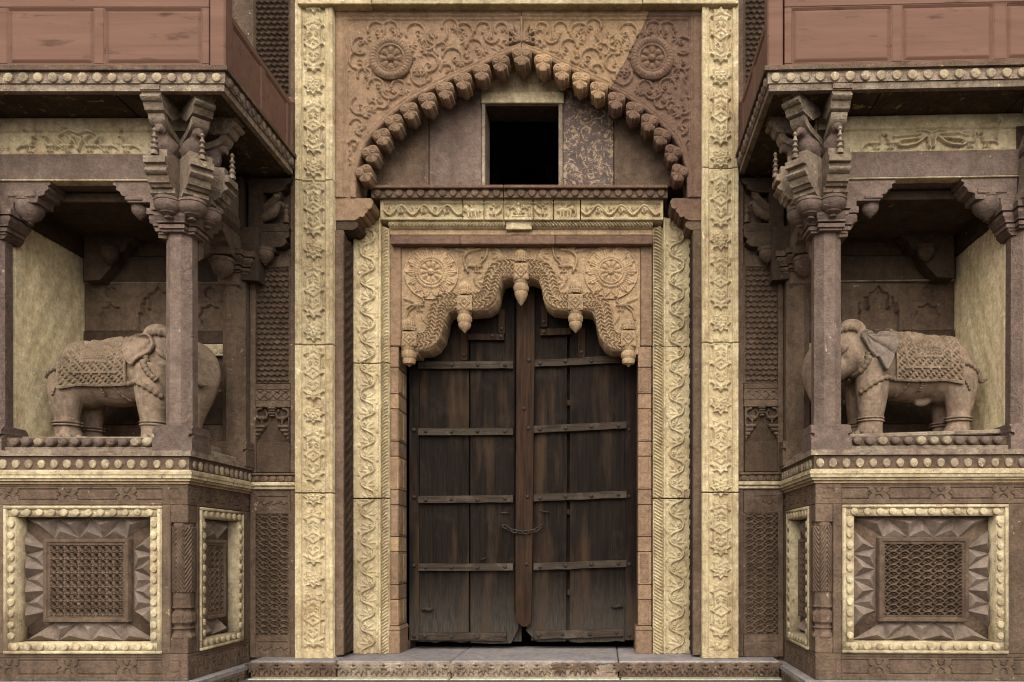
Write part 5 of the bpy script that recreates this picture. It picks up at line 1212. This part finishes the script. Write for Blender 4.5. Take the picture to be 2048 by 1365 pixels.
# ------------------------------------------------------------ the two stone elephants
def blob(bm, c, r, ry=0.):
    m = Matrix.Translation(c) @ Matrix.Rotation(ry, 4, 'Y') @ Matrix.Diagonal((*r, 1)); bmesh.ops.create_uvsphere(bm, u_segments=24, v_segments=14, radius=1, matrix=m)
def limb(bm, P, R, n=14):
    V, F = tube_geo(spline(P, 5), np.interp(np.linspace(0, len(P) - 1, 5 * (len(P) - 1) + 1), range(len(P)), R), n)
    vs_ = [bm.verts.new(v) for v in V]
    for f in F: bm.faces.new([vs_[i] for i in f])
def elephant_body(kind):
    hx = .06 if kind == 'R' else -.10; tx = .06 if kind == 'R' else 0
    bm = bmesh.new()
    blob(bm, (.02, 0, .61), (.44, .27, .275), .10); blob(bm, (-.24, 0, .60), (.26, .255, .29)); blob(bm, (.30, 0, .66), (.25, .25, .30)); blob(bm, (-.12, 0, .74), (.25, .17, .16)); blob(bm, (.1, 0, .80), (.25, .16, .13), .05)
    for s in (-1, 1):
        limb(bm, [(.42, .14 * s, .66), (.44, .165 * s, .42), (.45, .165 * s, .2), (.455, .165 * s, .10), (.47, .165 * s, .0)], [.15, .145, .112, .105, .125])
        limb(bm, [(-.30, .13 * s, .62), (-.33, .16 * s, .42), (-.315, .165 * s, .2), (-.31, .165 * s, .10), (-.29, .165 * s, .0)], [.17, .15, .10, .098, .122])
    blob(bm, (.52, 0, .76), (.19, .19, .22)); blob(bm, (.60 + hx, 0, .80), (.19, .185, .19)); blob(bm, (.53 + hx, .06, .945), (.135, .10, .125)); blob(bm, (.53 + hx, -.06, .945), (.135, .10, .125)); blob(bm, (.66 + hx, 0, .66), (.15, .16, .15))
    limb(bm, [(.64 + hx, 0, .86), (.77 + tx, 0, .77), (.85 + tx, 0, .62), (.83 + tx, 0, .44), (.77 + tx, 0, .26), (.74 + tx, 0, .12), (.80 + tx, 0, .05)], [.14, .135, .115, .085, .062, .05, .035])
    for s in (-1, 1): limb(bm, [(.72 + tx, .11 * s, .62), (.82 + tx, .14 * s, .52), (.92 + tx, .13 * s, .5)], [.035, .03, .012], 8)
    if kind == 'R': limb(bm, [(-.45, -.06, .63), (-.52, -.07, .57), (-.55, -.08, .5), (-.60, -.1, .52)], [.03, .03, .026, .012], 8); limb(bm, [(-.1, 0, .36), (-.05, -.02, .33), (.02, -.03, .33)], [.05, .045, .035], 8)
    else: limb(bm, [(-.46, 0, .68), (-.515, -.04, .56), (-.51, -.07, .42), (-.48, -.1, .32)], [.03, .03, .024, .014], 8)
    me = bpy.data.meshes.new('body'); bm.to_mesh(me); bm.free()
    o = bpy.data.objects.new('tmp', me); sc.collection.objects.link(o)
    md = o.modifiers.new('r', 'REMESH'); md.mode = 'VOXEL'; md.voxel_size = .0125
    ms = o.modifiers.new('s', 'SMOOTH'); ms.factor = .6; ms.iterations = 9
    dg = bpy.context.evaluated_depsgraph_get(); ev = o.evaluated_get(dg).to_mesh()
    V = np.empty(len(ev.vertices) * 3); ev.vertices.foreach_get('co', V); V = V.reshape(-1, 3); F = [tuple(p.vertices) for p in ev.polygons]
    V[:, 2] = np.maximum(V[:, 2], 0)
    bpy.data.objects.remove(o); return V, F
def build_elephant(kind, label, org, flipx, rz):
    V, F = elephant_body(kind); bv = BVHTree.FromPolygons([Vector(v) for v in V], F)
    E = bpy.data.objects.new('elephant_statue', None); sc.collection.objects.link(E); E.location = org; E.rotation_euler = (0, 0, rz); ORG[E] = np.zeros(3)
    tag(E, label, 'elephant statue', 'stone elephants')
    sx = -1 if flipx else 1
    def out(n, X, Fc, mt, sm=True, par=E):
        X = np.array(X) * np.array([sx, 1, 1])
        if isinstance(Fc, np.ndarray): Fc = Fc[:, ::-1] if flipx else Fc
        elif flipx: Fc = [tuple(reversed(f)) for f in Fc]
        return mk(n, X, Fc, mt, par, sm, raw=True)
    body = out('body', V, np.array([f for f in F if len(f) == 4]), ELEPH)
    ORG[body] = np.zeros(3)
    def hit(o, d, fb):
        h = bv.ray_cast(Vector(o), Vector(d).normalized())
        return np.array(h[0]) if h[0] is not None else np.array(fb)
    hx = .06 if kind == 'R' else -.10
    # caparison: wraps from flank to flank
    def cloth(U, Vv, H):
        o = []
        for u, v, h in zip(U, Vv, H):
            x = -.30 + u / 100. + .05 * (1 - abs(v - 100) / 100) * (u / 60 - .4); a = math.radians((v - 100) * 1.17)
            lo = np.array([x, -math.sin(a) * 1.0, .60 + math.cos(a)]); c = np.array([x, 0, .60])
            p = hit(lo, c - lo, c); n = lo - c; n /= np.linalg.norm(n); o.append(p + n * (.012 + h * .0058))
        return np.array(o)
    G = Fld(0, 0, 55, 200, .5)
    G.H[...] = .6
    m = np.minimum(G.U, 55 - G.U); mv = np.minimum(G.V, 200 - G.V) * .45; e = np.minimum(m, mv)
    def rim(d0, w, h): G.H = np.where(np.abs(e - d0) < w, np.maximum(G.H, h), G.H)
    wv = np.sin(G.U * 1.5) * np.sin(G.V * .75); wv2 = np.sin(G.U * 1.3 + np.sin(G.V * .55) * 2.2) * np.sin(G.V * .7 + np.sin(G.U * 1.4) * 1.5)
    G.H = np.where(e > 17, np.where(kind == 'L', 1.2 + 2.6 * np.abs(wv), 1 + 3.2 * np.clip(wv2 * 1.8, 0, 1)), 1 + 3.4 * np.clip(np.sin(G.U * 1.25 + G.V * .15) * np.sin(G.V * .62 + G.U * .4) * 2.2, 0, 1))
    rim(.8, 1.0, 4.2); rim(9.2, .8, 4.0); rim(16.5, .7, 3.6)
    out('caparison', G_mesh(G, cloth)[0], G_mesh.F, ELEDECK, False)
    # ear
    ex = .042 if kind == 'R' else -.02
    ear = [(.24, .955), (.33, .99), (.44, .985), (.475, .93), (.50, .87), (.47, .80), (.38, .71), (.345, .655), (.29, .70), (.25, .80), (.225, .90)] if kind == 'L' else [(.17, .965), (.30, .985), (.45, .985), (.50, .94), (.49, .87), (.41, .72), (.33, .555), (.27, .63), (.21, .80)]
    ear = [(a, .56 + (b - .56) * .90) for a, b in ear]
    P = spline([(a + ex, b) for a, b in ear] + [(ear[0][0] + ex, ear[0][1])], 5)[:-1]
    G = Fld(.14 + ex, .53, .54 + ex, 1.01, .006)
    d = Fld.sdpoly(G.U, G.V, P); c0 = np.array([.47 + ex, .90]); ang = np.arctan2(G.V - c0[1], G.U - c0[0]); rad = np.hypot(G.U - c0[0], G.V - c0[1])
    if kind == 'L': G.H = .012 + .014 * np.sin(np.clip(d / .10, 0, 1) * pi) * np.cos(ang * 5 + 6 * rad) + .022 * np.exp(-((d - .012) / .010) ** 2)
    else: G.H = .006 + .04 * np.abs(np.sin(ang * 5.2)) ** .5 + .010 * np.exp(-((d - .01) / .008) ** 2)
    def earmap(U, Vv, H):
        return np.array([hit((u, -1.2, v), (0, 1, 0), (u, -.1, v)) * np.array([1, 1, 1]) + np.array([0, -.026 - h, 0]) for u, v, h in zip(U, Vv, H)])
    for s in (1, -1):
        out('ear', G_mesh(G, earmap, d, back=.012, yflip=s, vup=True)[0], G_mesh.F, ELEPH if kind == 'L' else STUD)
    # straps and trappings lying on the body (near side and far side)
    def strap(n, pts, r, knob=0, mt=ELEDECK):
        for s in (-1, 1):
            Q = spline(pts, 8); X = np.array([hit((x, 1.2 * s, z), (0, -s, 0), (x, .02 * s, z)) + np.array([0, s * .006, 0]) for x, z in Q])
            rr = r * (1 + knob * np.sin(np.arange(len(X)) * 1.9)); Vt, Ft = tube_geo(X, rr, 8); out(n, Vt, Ft, mt)
    strap('chest_band', [(.24, .50), (.36, .50), (.48, .44), (.56, .38)], .022, .35); strap('crupper_band', [(-.28, .63), (-.38, .60), (-.47, .55)], .02, .3)
    nx_ = 0 if kind == 'R' else -.07; strap('neck_rope', [(.475 + nx_, .74), (.50 + nx_, .66), (.545 + nx_, .58), (.60 + nx_, .52)], .026, .22); strap('head_band', [(.50 + hx, .95), (.57 + hx, .965), (.66 + hx, .945), (.70 + hx, .93)], .028, .3)
    strap('girth_chain', [(.12, .50), (.16, .42), (.22, .36)], .011, .4); strap('tassel_cord', [(.02, .48), (.025, .44), (.03, .40)], .013, .5)
    strap('hip_cord', [(-.28, .50), (-.33, .44), (-.36, .38)], .011, .5)
    # eye
    for s in (-1, 1):
        h = hit((.62 + hx, 1 * s, .78), (0, -s, 0), (.62, .17 * s, .78)); Vt, Ft = tube_geo([h + np.array([-.045, 0, .04]), h + np.array([0, s * .006, 0]), h + np.array([.045, 0, -.06])], [.004, .026, .004], 8); out('eye', Vt, Ft, ELEPH)
    # ankle rings and toenails
    for x, y in ((.455, -.165), (.455, .165), (-.31, -.165), (-.31, .165)):
        for z in (.135, .16): Vt, Ft = tube_geo([(x + .112 * math.cos(t), y + .112 * math.sin(t), z) for t in np.linspace(0, 2 * pi, 21)], .009, 6); out('ankle_ring', Vt, Ft, ELEPH)
        for t in (-100, -60, -20, 20):
            a = math.radians(t); Vt, Ft = lathe_geo([(.028, -.02), (.028, .01), (.018, .024), (.003, .03)], 8); out('toenail', Vt + np.array([x + .015 + .118 * math.cos(a), y + .118 * math.sin(a) * np.sign(-y) * -1 * -1 if y < 0 else y - .118 * math.sin(a) * 1, .022]), Ft, WEATHER)
    return E
def G_mesh(G, mp, sd=None, back=2., yflip=1, vup=False):
    """geometry of a relief without linking it"""
    o = G.mesh('tmp', (lambda U, V, H: mp(U, V, H)), ELEPH, None, sd=sd, back=-(.0) if sd is not None else .5)
    me = o.data; n = len(me.vertices); V = np.empty(n * 3); me.vertices.foreach_get('co', V); F = np.empty(len(me.polygons) * 4, int); me.polygons.foreach_get('vertices', F)
    F = F.reshape(-1, 4); V = V.reshape(-1, 3); bpy.data.objects.remove(o)
    if yflip < 0: V = V * np.array([1, -1, 1]); F = F[:, ::-1]
    if vup: F = F[:, ::-1]
    G_mesh.F = F; return V, F
build_elephant('L', 'stone elephant facing right with a folded ear and a carved saddle cloth', (-4.45, -.56, 1.986), False, 0)
build_elephant('R', 'stone elephant facing left with a fan-ribbed ear and a curled tail', (2.80, -.62, 2.016), True, -.02)
